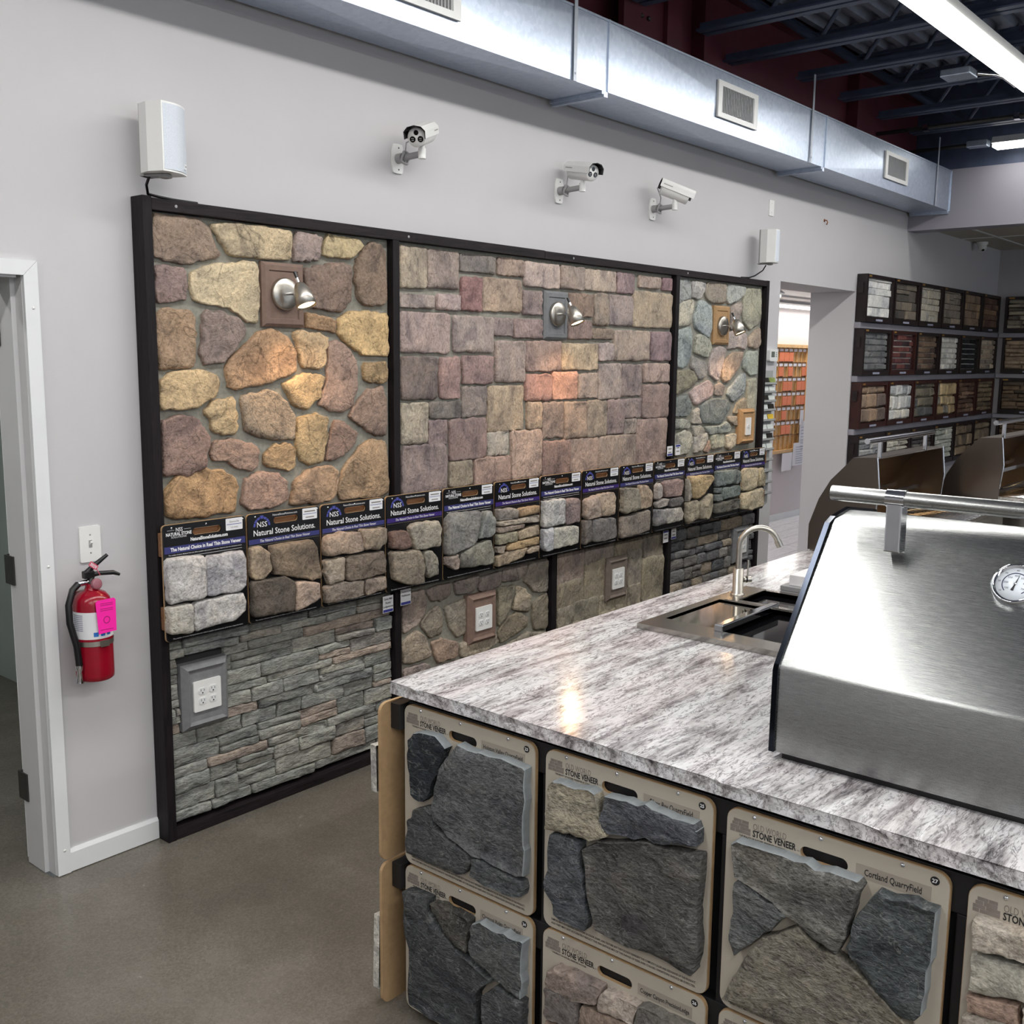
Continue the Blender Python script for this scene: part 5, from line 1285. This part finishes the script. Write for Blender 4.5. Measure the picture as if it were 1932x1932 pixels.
for k, (a, b, z0, z1, mt, lb) in enumerate(((0.0, 0.0, 0.0, 0.018, 'grey_tile', 'thin speckled tile sample at the bottom of the stack by the sink'), (0.0, 0.0, 0.018, 0.037, 'grey_tile', 'flat grey tile box in the middle of the stack by the sink'), (0.02, 0.025, 0.037, 0.078, 'pale_tile', 'pale topped grey box on top of the stack by the sink'))):
    zz = ZC + 0.0
    tag(obj('tile_box', G().bbox(1.545 + a, 1.78, -2.03, -1.735 - b, zz + z0, zz + z1, 0.003), mt, None), lb, 'box', 'stack of tile boxes')

# ------------------------------------------------------------------ things fixed to the wall
def xform(loc, zrot): return Matrix.Translation(Vector(loc)) @ Matrix.Rotation(zrot, 4, 'Z')
def speaker(label, loc, zrot, s=1.0):
    t = thing('wall_speaker', label, 'speaker', (loc[0], loc[1], loc[2]), 'white wall speakers')
    M_ = xform(loc, zrot) @ Matrix.Scale(s, 4)
    # local: front faces -y; width along x, depth along +y
    w, d, h = 0.168, 0.135, 0.28
    arc = [(-w / 2 + w * k / 10, -0.022 * math.sin(math.pi * k / 10)) for k in range(11)]
    body = [(-w / 2 + 0.0, d * 0.55), (-w / 2 + 0.035, d)] + [(w / 2 - 0.035, d), (w / 2, d * 0.55)] + [(x, y) for x, y in arc[::-1]]
    g = G(); g.prism([(x, y, 0) for x, y in body][::-1], None, (0, 0, h)); obj('cabinet', g.xf(M_), 'white_plastic', t)
    ga = [(x, y) for x, y in arc if True]
    g = G(); g.prism([(x * 0.93, y - 0.0035, 0.008) for x, y in arc] + [(x * 0.93, y + 0.004, 0.008) for x, y in arc[::-1]], None, (0, 0, h - 0.016))
    gr = obj('grille', g.xf(M_), 'speaker_grille', t)
    g = G().box(0.035, 0.047, -0.0245, -0.020, 0.022, 0.042); obj('badge', g.xf(M_), 'white_trim', gr)
    g = G().box(0.038, 0.044, -0.0250, -0.0244, 0.029, 0.037); obj('badge_mark', g.xf(M_), 'print_grey', gr)
    g = G().box(-0.03, 0.03, d * 0.35, d + 0.02, -0.010, -0.003).box(-0.035, 0.035, d - 0.004, d + 0.012, -0.01, h + 0.004)
    g.lathe((0, 0.05, -0.003), (0, 0, -1), [(0.028, 0), (0.028, 0.012), (0.012, 0.016), (0, 0.016)], 16)
    obj('bracket', g.xf(M_), 'grey_plastic', t)
    return t
zr1 = math.atan2(0.40, 0.92)
speaker('large white wall speaker above the left end of the frame', (0.075, -0.165, 2.412), zr1, 0.80)
speaker('small white wall speaker near the opening above the frame', (4.575, -0.165, 2.445), zr1 * 0.9, 0.76)
tag(obj('speaker_cable', G().tube([(0.03, -0.08, 2.41), (0.028, -0.06, 2.38), (0.05, -0.03, 2.355), (0.10, -0.012, 2.353), (0.16, -0.008, 2.350), (0.26, -0.008, 2.349)], 0.005, 8), 'cable_black'), 'black cable hanging from the large left speaker', 'cable', 'speaker cables')
tag(obj('speaker_cable', G().tube([(4.585, -0.09, 2.435), (4.58, -0.07, 2.40), (4.55, -0.03, 2.366), (4.50, -0.012, 2.350), (4.40, -0.008, 2.347)], 0.0045, 8), 'cable_black'), 'black cable hanging from the small right speaker', 'cable', 'speaker cables')

def bullet_cam(label, x, z, d, up=0.075):
    t = thing('bullet_camera', label, 'security camera', (x, -0.002, z), 'white bullet cameras')
    F = wallfr(x, -0.001, z)
    el = [(0.034 * (0.55 + 0.45 * abs(math.cos(a)) ** 0.7) * (1 if math.cos(a) > 0 else -1) if abs(math.cos(a)) > 1e-3 else 0, 0.062 * math.sin(a)) for a in [2 * math.pi * k / 24 for k in range(24)]]
    obj('wall_plate', fplate(G(), F, el, 0.0, 0.008), 'white_plastic', t)
    for v in (-0.045, 0.045): obj('plate_screw', G().lathe(F.p(0.005, v, 0.008), F.n, [(0.004, 0), (0.003, 0.001), (0, 0.001)], 8), 'hinge_metal', t)
    obj('arm', G().tube([(x, -0.008, z), (x, -0.04, z)], 0.021, 14).tube([(x, -0.04, z), (x, -0.145, z + 0.004)], 0.0135, 12), 'grey_plastic', t)
    j = Vector((x, -0.155, z + 0.004))
    obj('joint', G().tube([j - Vector((0, 0, 0.02)), j + Vector((0, 0, 0.022))], 0.0165, 14).tube([j + Vector((0, 0, 0.02)), j + Vector((0, 0, 0.045))], 0.012, 10), 'white_plastic', t)
    cb = [Vector((x + 0.02 * math.cos(a), -0.055 - 0.006 * math.sin(3 * a), z + 0.026 * math.sin(a) - 0.002)) for a in [2 * math.pi * k / 16 for k in range(17)]]
    obj('cable_coil', G().tube(cb, 0.006, 6).tube([Vector((x, -0.055, z + 0.024)), Vector((x, -0.06, z + 0.06)), j + Vector((0, 0.03, up)) - Vector(d) * 0.08], 0.003, 6), 'grey_plastic', t)
    ax = Vector(d).normalized(); c = j + Vector((0, 0, up)); sx = ax.cross(Vector((0, 0, 1))).normalized(); uz = sx.cross(ax)
    obj('camera_body', G().lathe(c - ax * 0.085, ax, [(0.034, 0), (0.040, 0.004), (0.040, 0.16), (0.038, 0.165), (0.0, 0.165)], 28), 'white_plastic', t)
    face = c + ax * 0.0802
    FB = Fr(face, sx, uz, ax)
    for nm, u, v, r in (('lens', 0.0, 0.019, 0.0105), ('infrared_lamp', -0.017, -0.007, 0.0125), ('infrared_lamp', 0.017, -0.007, 0.0125)):
        o_ = obj(nm, fplate(G(), FB, [(u + r * math.cos(q * math.pi / 8), v + r * math.sin(q * math.pi / 8)) for q in range(16)], 0.0, 0.001), 'dark_glass', t)
        if nm != 'lens':
            g = G(); fbox(g, FB, u - 0.005, u + 0.005, v - 0.006, v - 0.003, 0.001, 0.0014); fbox(g, FB, u - 0.005, u - 0.001, v + 0.001, v + 0.005, 0.001, 0.0014); fbox(g, FB, u + 0.001, u + 0.005, v + 0.001, v + 0.005, 0.001, 0.0014)
            obj('emitter', g, 'grey_plastic', o_)
    # sun shield: roof with folded sides
    sec = [(-0.046, -0.004), (-0.047, 0.026), (-0.03, 0.044), (0.0, 0.050), (0.03, 0.044), (0.047, 0.026), (0.046, -0.004)]
    g = G(); n = len(sec); A = c - ax * 0.10; B = c + ax * 0.105
    vo = [A + sx * u + uz * v for u, v in sec] + [B + sx * u + uz * v for u, v in sec]
    k_ = 0.93; vi = [A + sx * u * k_ + uz * (v * k_) for u, v in sec] + [B + sx * u * k_ + uz * (v * k_) for u, v in sec]
    for i in range(n - 1):
        g.add(vo, [[i, i + 1, n + i + 1, n + i]])
    g.add(vo + vi, [[0, n, 2 * n + n, 2 * n], [n - 1, 2 * n + n - 1, 2 * n + 2 * n - 1, 2 * n - 1]])
    sh = obj('sun_shield', g, 'white_plastic', t)
    g = G()
    for i in range(n - 1): g.add(vi, [[i, i + 1, n + i + 1, n + i][::-1]])
    for e in (0, n):
        for i in range(n - 1): g.add([vo[e + i], vo[e + i + 1], vi[e + i + 1], vi[e + i]], [[0, 1, 2, 3]])
    obj('shield_lip', g, 'black_plastic', sh)
    p0 = c - ax * 0.085 + sx * 0.0475 + uz * 0.012; g = G(); g.add([p0, p0 + ax * 0.055, p0 + ax * 0.055 + uz * 0.005, p0 + uz * 0.005], [[0, 1, 2, 3]]); obj('side_print', g, 'grey_plastic', sh)
    p0 = c - ax * 0.085 - sx * 0.0475 + uz * 0.012; g = G(); g.add([p0, p0 + ax * 0.055, p0 + ax * 0.055 + uz * 0.005, p0 + uz * 0.005], [[0, 3, 2, 1]]); obj('side_print', g, 'grey_plastic', sh)
    return t
bullet_cam('white bullet camera facing the viewer, leftmost of three', 1.262, 2.65, (-0.80, -0.42, -0.28))
bullet_cam('white bullet camera turned right, middle of three', 2.405, 2.656, (-0.22, -0.93, -0.18))
bullet_cam('white bullet camera seen from its side, rightmost of three', 3.295, 2.664, (0.66, -0.72, -0.36))
# dome camera under the lowered ceiling
t = thing('dome_camera', 'white turret camera under the lowered ceiling', 'security camera', (9.25, -0.10, 2.9))
obj('camera_base', G().lathe((9.25, -0.10, 2.994), (0, 0, -1), [(0.055, 0), (0.055, 0.02), (0.04, 0.035), (0.04, 0.05)], 20), 'white_plastic', t)
obj('camera_ball', G().lathe((9.25, -0.10, 2.95), Vector((-0.5, -0.4, -0.8)), [(0.042, -0.02), (0.045, 0.0), (0.04, 0.03), (0.025, 0.045), (0, 0.046)], 20), 'white_plastic', t)
obj('camera_lens', G().lathe((9.25 - 0.022, -0.10 - 0.018, 2.95 - 0.036), Vector((-0.5, -0.4, -0.8)), [(0.014, 0), (0.014, 0.004), (0, 0.004)], 12), 'dark_glass', t)
# switch plate
t = thing('light_switch', 'white single toggle light switch plate above the extinguisher', 'switch', (-0.21, -0.006, 1.09))
F = wallfr(-0.247, 0, 1.093)
obj('cover_plate', fplate(G(), F, rrect(0, 0.076, 0, 0.125, 0.005, 2), 0.0, 0.006), 'white_plastic', t)
obj('toggle_well', fbox(G(), F, 0.032, 0.044, 0.050, 0.076, 0.006, 0.0066), 'grey_plastic', t)
obj('toggle', G().prism([F.p(0.034, 0.064, 0.006), F.p(0.034, 0.074, 0.015), F.p(0.034, 0.068, 0.017), F.p(0.034, 0.058, 0.006)], None, (0.008, 0, 0)), 'white_plastic', t)
for v in (0.032, 0.095): obj('screw', G().lathe(F.p(0.038, v, 0.006), F.n, [(0.0032, 0), (0.003, 0.0008), (0, 0.001)], 8), 'grey_plastic', t)
# blank plate and hook high on the wall
t = thing('blank_plate', 'narrow white blank wall plate above the small speaker', 'wall plate', (4.80, 0, 2.78))
F = wallfr(4.765, 0, 2.785); obj('cover_plate', fplate(G(), F, rrect(0, 0.07, 0, 0.105, 0.004, 2), 0, 0.006), 'white_plastic', t)
for v in (0.022, 0.083): obj('screw', G().lathe(F.p(0.035, v, 0.006), F.n, [(0.003, 0), (0, 0.001)], 8), 'grey_plastic', t)
tag(obj('wall_hook', G().tube([(5.68, 0, 2.845), (5.68, -0.02, 2.845), (5.68, -0.026, 2.83), (5.685, -0.02, 2.815), (5.695, -0.012, 2.82)], 0.004, 6).lathe((5.68, 0, 2.845), (0, -1, 0), [(0.012, 0), (0.012, 0.003), (0, 0.004)], 10), 'copper_tone'), 'small brown metal hook in the wall above the opening', 'hook')

# fire extinguisher
ex, ey = -0.252, -0.078
t = thing('fire_extinguisher', 'red fire extinguisher with pink inspection tag on the wall', 'fire extinguisher', (ex, ey, 0.70))
obj('cylinder', G().lathe((ex, ey, 0.703), (0, 0, 1), [(0.055, 0), (0.0615, 0.006), (0.0625, 0.02), (0.0625, 0.262), (0.058, 0.283), (0.045, 0.300), (0.024, 0.309), (0.020, 0.318), (0.018, 0.332)], 32), 'ext_red', t)
def band(r, z0, z1, a0, a1, n=20):
    g = G(); vs = []
    for k in range(n + 1):
        a = math.radians(a0 + (a1 - a0) * k / n); vs += [(ex + r * math.cos(a), ey + r * math.sin(a), z0), (ex + r * math.cos(a), ey + r * math.sin(a), z1)]
    return g.add(vs, [[2 * k, 2 * k + 2, 2 * k + 3, 2 * k + 1] for k in range(n)], True)
lbl = obj('label', band(0.0630, 0.853, 0.946, 150, 355), 'label_white', t)
g = G()
for k in range(9): g.v += []; b_ = band(0.0634, 0.934 - k * 0.0065, 0.937 - k * 0.0065, 172, 212, 8); g.add(b_.v, b_.f)
obj('label_text', g, 'paper_print', lbl)
for a in (243, 264, 285): obj('icon', band(0.0634, 0.862, 0.877, a, a + 14, 4), 'icon_blue', lbl)
obj('icon_red', band(0.0634, 0.885, 0.930, 298, 316, 6), 'ext_red', lbl)
obj('strap', band(0.0645, 0.828, 0.845, 0, 360, 40), 'nickel', t)
obj('strap_clip', G().box(ex - 0.012, ex + 0.018, ey - 0.071, ey - 0.064, 0.826, 0.847).box(ex + 0.062, ex + 0.078, -0.03, -0.012, 0.828, 0.848), 'nickel', t)
obj('wall_bracket', G().box(ex - 0.03, ex + 0.03, -0.014, 0.0, 0.79, 1.0), 'nickel', t)
z0 = 1.035
obj('valve', G().lathe((ex, ey, z0 - 0.004), (0, 0, 1), [(0.017, 0), (0.017, 0.012), (0.012, 0.016), (0.012, 0.03)], 14).bbox(ex - 0.026, ex + 0.01, ey - 0.012, ey + 0.012, z0 + 0.018, z0 + 0.044, 0.004), 'black_plastic', t)
obj('hose_fitting', G().tube([(ex - 0.012, ey, z0 + 0.006), (ex - 0.048, ey - 0.002, z0 + 0.004)], 0.0095, 12), 'chrome', t)
obj('gauge', G().lathe((ex + 0.008, ey - 0.016, z0 - 0.002), (0.15, -1, 0.15), [(0.019, 0), (0.019, 0.010), (0.016, 0.012), (0, 0.012)], 20), 'gauge_face', t)
obj('squeeze_lever', G().tube([(ex - 0.02, ey, z0 + 0.034), (ex + 0.01, ey - 0.003, z0 + 0.058), (ex + 0.058, ey - 0.01, z0 + 0.092)], [0.010, 0.009, 0.006], 8), 'black_plastic', t)
obj('carry_handle', G().tube([(ex - 0.01, ey, z0 + 0.028), (ex + 0.03, ey - 0.006, z0 + 0.031), (ex + 0.075, ey - 0.014, z0 + 0.028), (ex + 0.096, ey - 0.017, z0 + 0.018)], [0.010, 0.008, 0.008, 0.005], 8), 'black_plastic', t)
obj('hose', G().tube([(ex - 0.046, ey - 0.002, z0 + 0.004), (ex - 0.068, ey - 0.006, z0 - 0.012), (ex - 0.088, ey - 0.012, z0 - 0.06), (ex - 0.090, ey - 0.018, z0 - 0.12), (ex - 0.074, ey - 0.025, z0 - 0.20), (ex - 0.068, ey - 0.025, z0 - 0.27)], 0.0115, 12), 'cable_black', t)
obj('nozzle', G().tube([(ex - 0.068, ey - 0.025, z0 - 0.268), (ex - 0.068, ey - 0.025, z0 - 0.285), (ex - 0.068, ey - 0.025, z0 - 0.288), (ex - 0.069, ey - 0.025, z0 - 0.33)], [0.013, 0.013, 0.009, 0.0125], 12), 'chrome', t)
FT = Fr((ex - 0.022, ey - 0.0705, 0.872), Vector((0.992, -0.05, 0.0)).normalized(), (0.03, 0, 1), (-0.05, -0.992, 0))
tg = obj('inspection_tag', fplate(G(), FT, [(0.004, 0), (0.066, 0.004), (0.064, 0.112), (0.057, 0.118), (-0.001, 0.115), (-0.006, 0.108)], 0, 0.001), 'tag_pink', t)
g = G()
for v in (0.102, 0.096, 0.084, 0.078, 0.012): fbox(g, FT, 0.010, 0.054, v, v + 0.0022, 0.001, 0.0014)
fplate(g, FT, [(0.032 + 0.012 * math.cos(k * math.pi / 6), 0.046 + 0.013 * math.sin(k * math.pi / 6)) for k in range(12)], 0.001, 0.0014, [[(0.032 + 0.009 * math.cos(k * math.pi / 6), 0.046 + 0.010 * math.sin(k * math.pi / 6)) for k in range(12)]])
obj('tag_print', g, 'tag_print', tg)
FS2 = Fr((ex + 0.004, ey - 0.03, z0 + 0.048), Vector((-0.78, 0, 0.62)), Vector((0.62, 0, 0.78)), (0, -1, 0))
se = obj('pull_seal', fplate(G(), FS2, rrect(0, 0.034, 0, 0.017, 0.003, 2), 0, 0.001).tube([FS2.p(0.001, 0.006, 0), (ex + 0.018, ey - 0.03, z0 + 0.03)], 0.0015, 5), 'seal_pink', t)
g = G(); FS3 = Fr(FS2.p(0.034, 0.017, 0), -FS2.u, -FS2.v, FS2.n); ftext(g, FS3, '2026', 0.014, 0.017, 0.004, 0.0014, 'CENTER', 0.0004); obj('lettering', g, 'print_white', se)

# thermostat and brochure rack beside the opening
t = thing('thermostat', 'white digital thermostat on the wall beside the opening', 'thermostat', (4.89, 0, 1.79))
F = wallfr(4.835, 0, 1.795)
obj('case', fplate(G(), F, rrect(0, 0.125, 0, 0.085, 0.014, 3), 0.0, 0.026), 'white_plastic', t)
obj('screen', fbox(G(), F, 0.022, 0.074, 0.028, 0.068, 0.026, 0.0265), 'lcd', t)
for k in range(3): obj('button', fbox(G(), F, 0.092, 0.104, 0.030 + k * 0.014, 0.038 + k * 0.014, 0.026, 0.028), 'grey_plastic', t)
t = thing('brochure_rack', 'clear wall rack of brochure pockets beside the opening', 'rack', (4.83, -0.02, 0.78))
F = wallfr(4.735, -0.001, 0.78)
obj('rack_back', fbox(G(), F, 0, 0.20, 0, 0.95, 0.0, 0.006), 'clear_acrylic', t)
zs = [1.661, 1.602, 1.538, 1.475, 1.403, 1.332, 1.267, 1.195, 1.12, 1.04, 0.96, 0.88]
bm4 = ['brochure_dark', 'brochure_green', 'brochure_light', 'brochure_light', 'brochure_dark', 'brochure_light', 'brochure_light', 'brochure_dark', 'brochure_light', 'brochure_yellow', 'brochure_light', 'brochure_light', 'brochure_light', 'brochure_dark', 'brochure_light', 'brochure_light']
for k, z in enumerate(zs):
    v = z - 0.78
    obj('pocket', fbox(fbox(G(), F, 0, 0.20, v - 0.030, v - 0.027, 0.006, 0.040), F, 0, 0.20, v - 0.030, v - 0.012, 0.037, 0.040), 'clear_acrylic', t)
    for q in range(2):
        if k >= 8 and q == 1: continue
        FB = Fr(F.p(0.006 + q * 0.098, v - 0.026, 0.012), (1, 0, 0), Vector((0, -0.0 + 0.25, 1)).normalized(), Vector((0, -1, 0.25)).normalized())
        FB.o = F.p(0.006 + q * 0.098, v - 0.026, 0.032)
        tag(obj('brochure', fbox(G(), FB, 0, 0.086, 0, 0.046, 0, 0.004), bm4[(k * 2 + q) % 16]), 'small brochure in the rack, %s row from the top, %s side' % (ORD[k], ['left', 'right'][q]), 'brochure', 'brochures in the wall rack')

# pine board with orange cards in the next room
t = thing('pine_rack', 'pine pigeonhole board on the wall of the next room', 'rack', (9.0, 1.75, 0.77))
F = Fr((8.30, 1.778, 0.77), (1, 0, 0), (0, 0, 1), (0, -1, 0)); RW = 1.07
obj('back_panel', fbox(G(), F, 0, RW + 0.35, 0, 1.20, 0, 0.008), 'pine', t)
for v in (0.0, 1.165): obj('frame_rail', fbox(G(), F, 0, RW + 0.35, v, v + 0.035, 0.008, 0.05), 'pine', t)
for u in (-0.03, RW - 0.02, RW + 0.33): obj('frame_stile', fbox(G(), F, u, u + 0.035, 0.0, 1.20, 0.008, 0.05), 'pine', t)
rs = random.Random(9); rows = 7; ch = (1.165 - 0.035) / rows; cw = 0.117
for r_ in range(1, rows): obj('row_divider', fbox(G(), F, 0.0, RW - 0.02, 0.035 + r_ * ch - 0.003, 0.035 + r_ * ch + 0.003, 0.008, 0.03), 'brown_wood', t)
for c_ in range(1, 9): obj('column_divider', fbox(G(), F, c_ * cw - 0.002, c_ * cw + 0.002, 0.035, 1.165, 0.008, 0.026), 'pine', t)
on = {6: (5, 4, 3), 5: (5, 8, 3), 4: (4, 7, 8, 5), 3: (5, 7, 8, 4), 2: (4,), 1: (5, 4), 0: ()}
for r_ in range(rows):
    for c_ in range(9):
        a = c_ * cw + 0.01; v = 0.035 + r_ * ch
        if r_ > 0: obj('slot_label', fbox(G(), F, a + 0.008, a + cw - 0.026, v + ch - 0.042, v + ch - 0.012, 0.026, 0.028), 'paper', t)
        if c_ in on[r_]:
            tag(obj('orange_card', fbox(G(), F, a - 0.004, a + cw - 0.012, v + 0.012, v + ch - 0.050, 0.028, 0.034), 'orange_card'), 'orange card in the pine rack, %s row from the bottom, %s column' % (ORD[r_], ORD[c_]), 'card', 'orange cards in the pine rack')
for k, (u, v, w, h, lb) in enumerate(((0.90, -0.02, 0.12, 0.36, 'tall white printed list hung low on the pine rack'), (1.10, 0.62, 0.14, 0.20, 'white sheet pinned at the right of the pine rack, upper'), (1.12, 0.38, 0.14, 0.18, 'white sheet pinned at the right of the pine rack, middle'), (1.13, 0.06, 0.14, 0.18, 'white sheet pinned at the right of the pine rack, lower'), (0.88, 0.30, 0.09, 0.17, 'narrow white slip over the right pigeonholes'), (0.74, -0.16, 0.30, 0.26, 'crumpled white sheets hanging under the pine rack, right'), (0.46, -0.20, 0.26, 0.20, 'crumpled white sheets hanging under the pine rack, left'))):
    s = obj('paper_sheet', G(), 'paper') if False else None
    g = G(); nn = 6; vs = []
    for i in range(nn + 1):
        for j in range(3):
            vs.append(F.p(u + w * i / nn, v + h * j / 2, 0.056 + 0.002 * k + 0.008 * math.sin(i * 1.9 + k) * (1 - j / 2)))
    g.add(vs, [[i * 3 + j, (i + 1) * 3 + j, (i + 1) * 3 + j + 1, i * 3 + j + 1] for i in range(nn) for j in range(2)], True)
    o_ = tag(obj('paper_sheet', g, 'paper'), lb, 'paper', 'papers by the pine rack')
    if k in (0, 5):
        g = G()
        for q in range(8): fbox(g, F, u + w * 0.15, u + w * 0.85, v + h * (0.1 + q * 0.1), v + h * (0.1 + q * 0.1) + 0.006, 0.068 + 0.002 * k, 0.0685 + 0.002 * k)
        obj('print_lines', g, 'paper_print', o_)

# ------------------------------------------------------------------ framed samples on the far shelves
SPEC = [  # row: list of (look, pattern, colours, mortar)
 [('white split limestone', 'ashlar', ['d9d9d6', 'c9cac8', 'e0dfdb', 'c2c3c2'], 'b9b9b7'), ('charcoal ashlar', 'ashlar', ['5c564f', '4f4b46', '6b6358', '7d7263'], '3d3935'), ('cream smooth ashlar', 'ashlar', ['c3bcab', 'cdc6b5', 'bab29f'], 'a39c8c'),
  ('taupe ashlar', 'ashlar', ['8a7f70', '7a7063', '968a79', '857b70'], '5d554b'), ('tan plank stone', 'ashlar', ['8d7760', '9a805f', '7f6a58'], '5b4b3d'), ('russet plank stone', 'ashlar', ['6b5042', '75594a', '5c4438', '8a6a50'], '3f2f27')],
 [('grey brick', 'brick', ['6d6f70', '7a7c7c', '626465'], '8c8d8d'), ('dark red brick', 'brick', ['5a2f30', '43282b', '6d3a34', '3a2a2e'], 'b5aea6'), ('brown brick', 'brick', ['6d5645', '5d4a40', '7d6550', '4c413c'], '8d8173'),
  ('whitewashed brick', 'brick', ['d3d1c8', 'dedcd4', 'c6c4bb'], 'd8d5cc'), ('black brick', 'brick', ['202224', '2a2c2e', '1a1b1d'], '9a9b98'), ('beige tumbled brick', 'brick', ['a8957f', 'b9a78f', '8f8475', 'c4b49c'], 'c8bba6')],
 [('brown field stone', 'field', ['85705f', '947d68', '6b5c55', '9a7f66'], '57493e'), ('white field stone', 'field', ['c9c9c6', 'b5b7b7', 'd8d4c8'], 'b7b5a9'), ('olive field stone', 'field', ['6d675a', '5b5d5b', '7d7462'], '6d6757'),
  ('golden field stone', 'field', ['b39a6d', 'a58c62', '8d867a', 'c2aa7c'], '8d7c5c'), ('dark brown ledge stone', 'ledge', ['6b4e3d', '5a4236', '7d6350', '8d6f58'], '1d1512'), ('mossy brown ledge stone', 'ledge', ['7a6a52', '6d5e4b', '8d7a5d'], '211b14')],
 [('silver ledge stone', 'ledge', ['9a9b9b', '85878a', 'b3b3b1'], '54545a'), ('pale limestone ledge', 'ledge', ['bdb9ab', 'cbc6b7', 'a9a596'], '7d7869'), ('dark grey ledge stone', 'ledge', ['5d5a57', '6b6763', '4d4b4a'], '242322'),
  ('white green ledge stone', 'ledge', ['c0c2b7', 'b0b5a9', 'cdcdc2'], '8d8f84'), ('brown cobble stone', 'field', ['7d6c56', '8f7b60', '6b5d4d', 'a38d66'], '3d342a'), ('tan cobble stone', 'field', ['8d7c64', '9d8a6e', '7a6b58'], '463c31')]]
ROWN = ['top', 'second', 'third', 'lowest visible']
def far_frame(F, label, spec, seed, red, w=0.60, h=0.38, end=True):
    look, pat, cols, mor = spec; rs = random.Random(seed)
    t = thing('framed_sample', label, 'framed sample', F.p(w / 2, 0, 0), 'framed stone samples on the far shelves')
    fm = 'frame_red' if red else 'frame_wood'; b = 0.045
    obj('frame', fbox(fbox(fbox(fbox(G(), F, 0, w, 0, b, 0.0, 0.085), F, 0, w, h - 0.03, h, 0.0, 0.085), F, 0, 0.03, b, h - 0.03, 0.0, 0.085), F, w - 0.03, w, b, h - 0.03, 0.0, 0.085), fm, t)
    obj('mortar_bed', fbox(G(), F, 0.03, w - 0.03, b, h - 0.03, 0.0, 0.05), plain('far_mortar_' + mor, mor, 0.9), t)
    obj('gold_tag', fbox(G(), F, 0.035, 0.09, h - 0.022, h - 0.008, 0.085, 0.0865), 'gold_tag', t)
    obj('name_strip', fbox(G(), F, w * 0.38, w * 0.62, 0.010, 0.026, 0.085, 0.087), 'paper_print', t)
    hs, ls, gap, n1 = {'ashlar': ([0.055, 0.075, 0.1], (0.16, 0.40), 0.003, 0.066), 'brick': ([0.0505], (0.17, 0.20), 0.012, 0.064), 'ledge': ([0.036, 0.05], (0.14, 0.34), 0.005, 0.075), 'field': ([0.09, 0.12], (0.15, 0.26), 0.012, 0.08)}[pat]
    for i, (a, c, d, e) in enumerate(courses(0.03, w - 0.03, b, h - 0.03, hs, ls, seed, gap, 0.2 if pat != 'brick' else 0)):
        obj('stone', box_stone(F, a, c, d, e, 0.045, n1 + rs.uniform(-0.006, 0.008), seed * 20 + i, 0.002 if pat in ('ashlar', 'brick') else 0.006, 0.004 if pat in ('ashlar', 'brick') else 0.012), 'farstone', t, color=rs.choice(cols))
    if end: obj('side_catch', G().box(F.p(-0.012, 0, 0).x, F.p(0, 0, 0).x, -0.06, -0.02, F.p(0, h * 0.6, 0).z, F.p(0, h * 0.82, 0).z), 'frame_wood', t)
for r_, z in enumerate((2.118, 1.684, 1.248, 0.812)):
    for c_ in range(6):
        F = wallfr(6.368 + 0.6255 * c_, -0.002, z)
        far_frame(F, '%s sample in dark frame, %s column, %s far shelf row' % (SPEC[r_][c_][0], ORD[c_], ROWN[r_]), SPEC[r_][c_], 40 + r_ * 6 + c_, r_ == 2 or (r_ == 1 and c_ == 1), end=(c_ == 0))
    tag(obj('shelf_rail', G().bbox(6.36, 10.255, -0.05, -0.001, z - 0.052, z - 0.004, 0.002), 'rail_grey'), 'grey shelf rail under the %s row of framed samples' % ROWN[r_], 'shelf', 'grey rails under the framed samples')
FS_ = [('pale stacked ledge stone', 'ledge', ['b5ad98', 'c3bba6', '8d8878', '6b675c'], '2a2823'), ('beige stacked ledge stone', 'ledge', ['a8937a', 'b5a087', '98846d'], '6b5a48'), ('brown stacked stone', 'ledge', ['6b5a48', '7d6850', '5d5246'], '251e18'), ('dark walnut stacked stone', 'ledge', ['5d4a3a', '6d5745', '4d3f34'], '1d1712')]
for r_, z in enumerate((2.118, 1.684, 1.248, 0.812)):
    for c_ in range(2):
        F = Fr((10.258, -0.115 - 0.6255 * c_, z), (0, -1, 0), (0, 0, 1), (-1, 0, 0))
        sp_ = FS_[r_]
        far_frame(F, '%s sample on the end wall, %s row, %s from the corner' % (sp_[0], ROWN[r_], ORD[c_]), sp_, 90 + r_ * 2 + c_, False, end=False)
    tag(obj('shelf_rail', G().bbox(10.21, 10.257, -2.6, -0.06, z - 0.052, z - 0.004, 0.002), 'rail_grey'), 'grey shelf rail under the %s row on the end wall' % ROWN[r_], 'shelf', 'grey rails on the end wall')
bpy.context.view_layer.update()
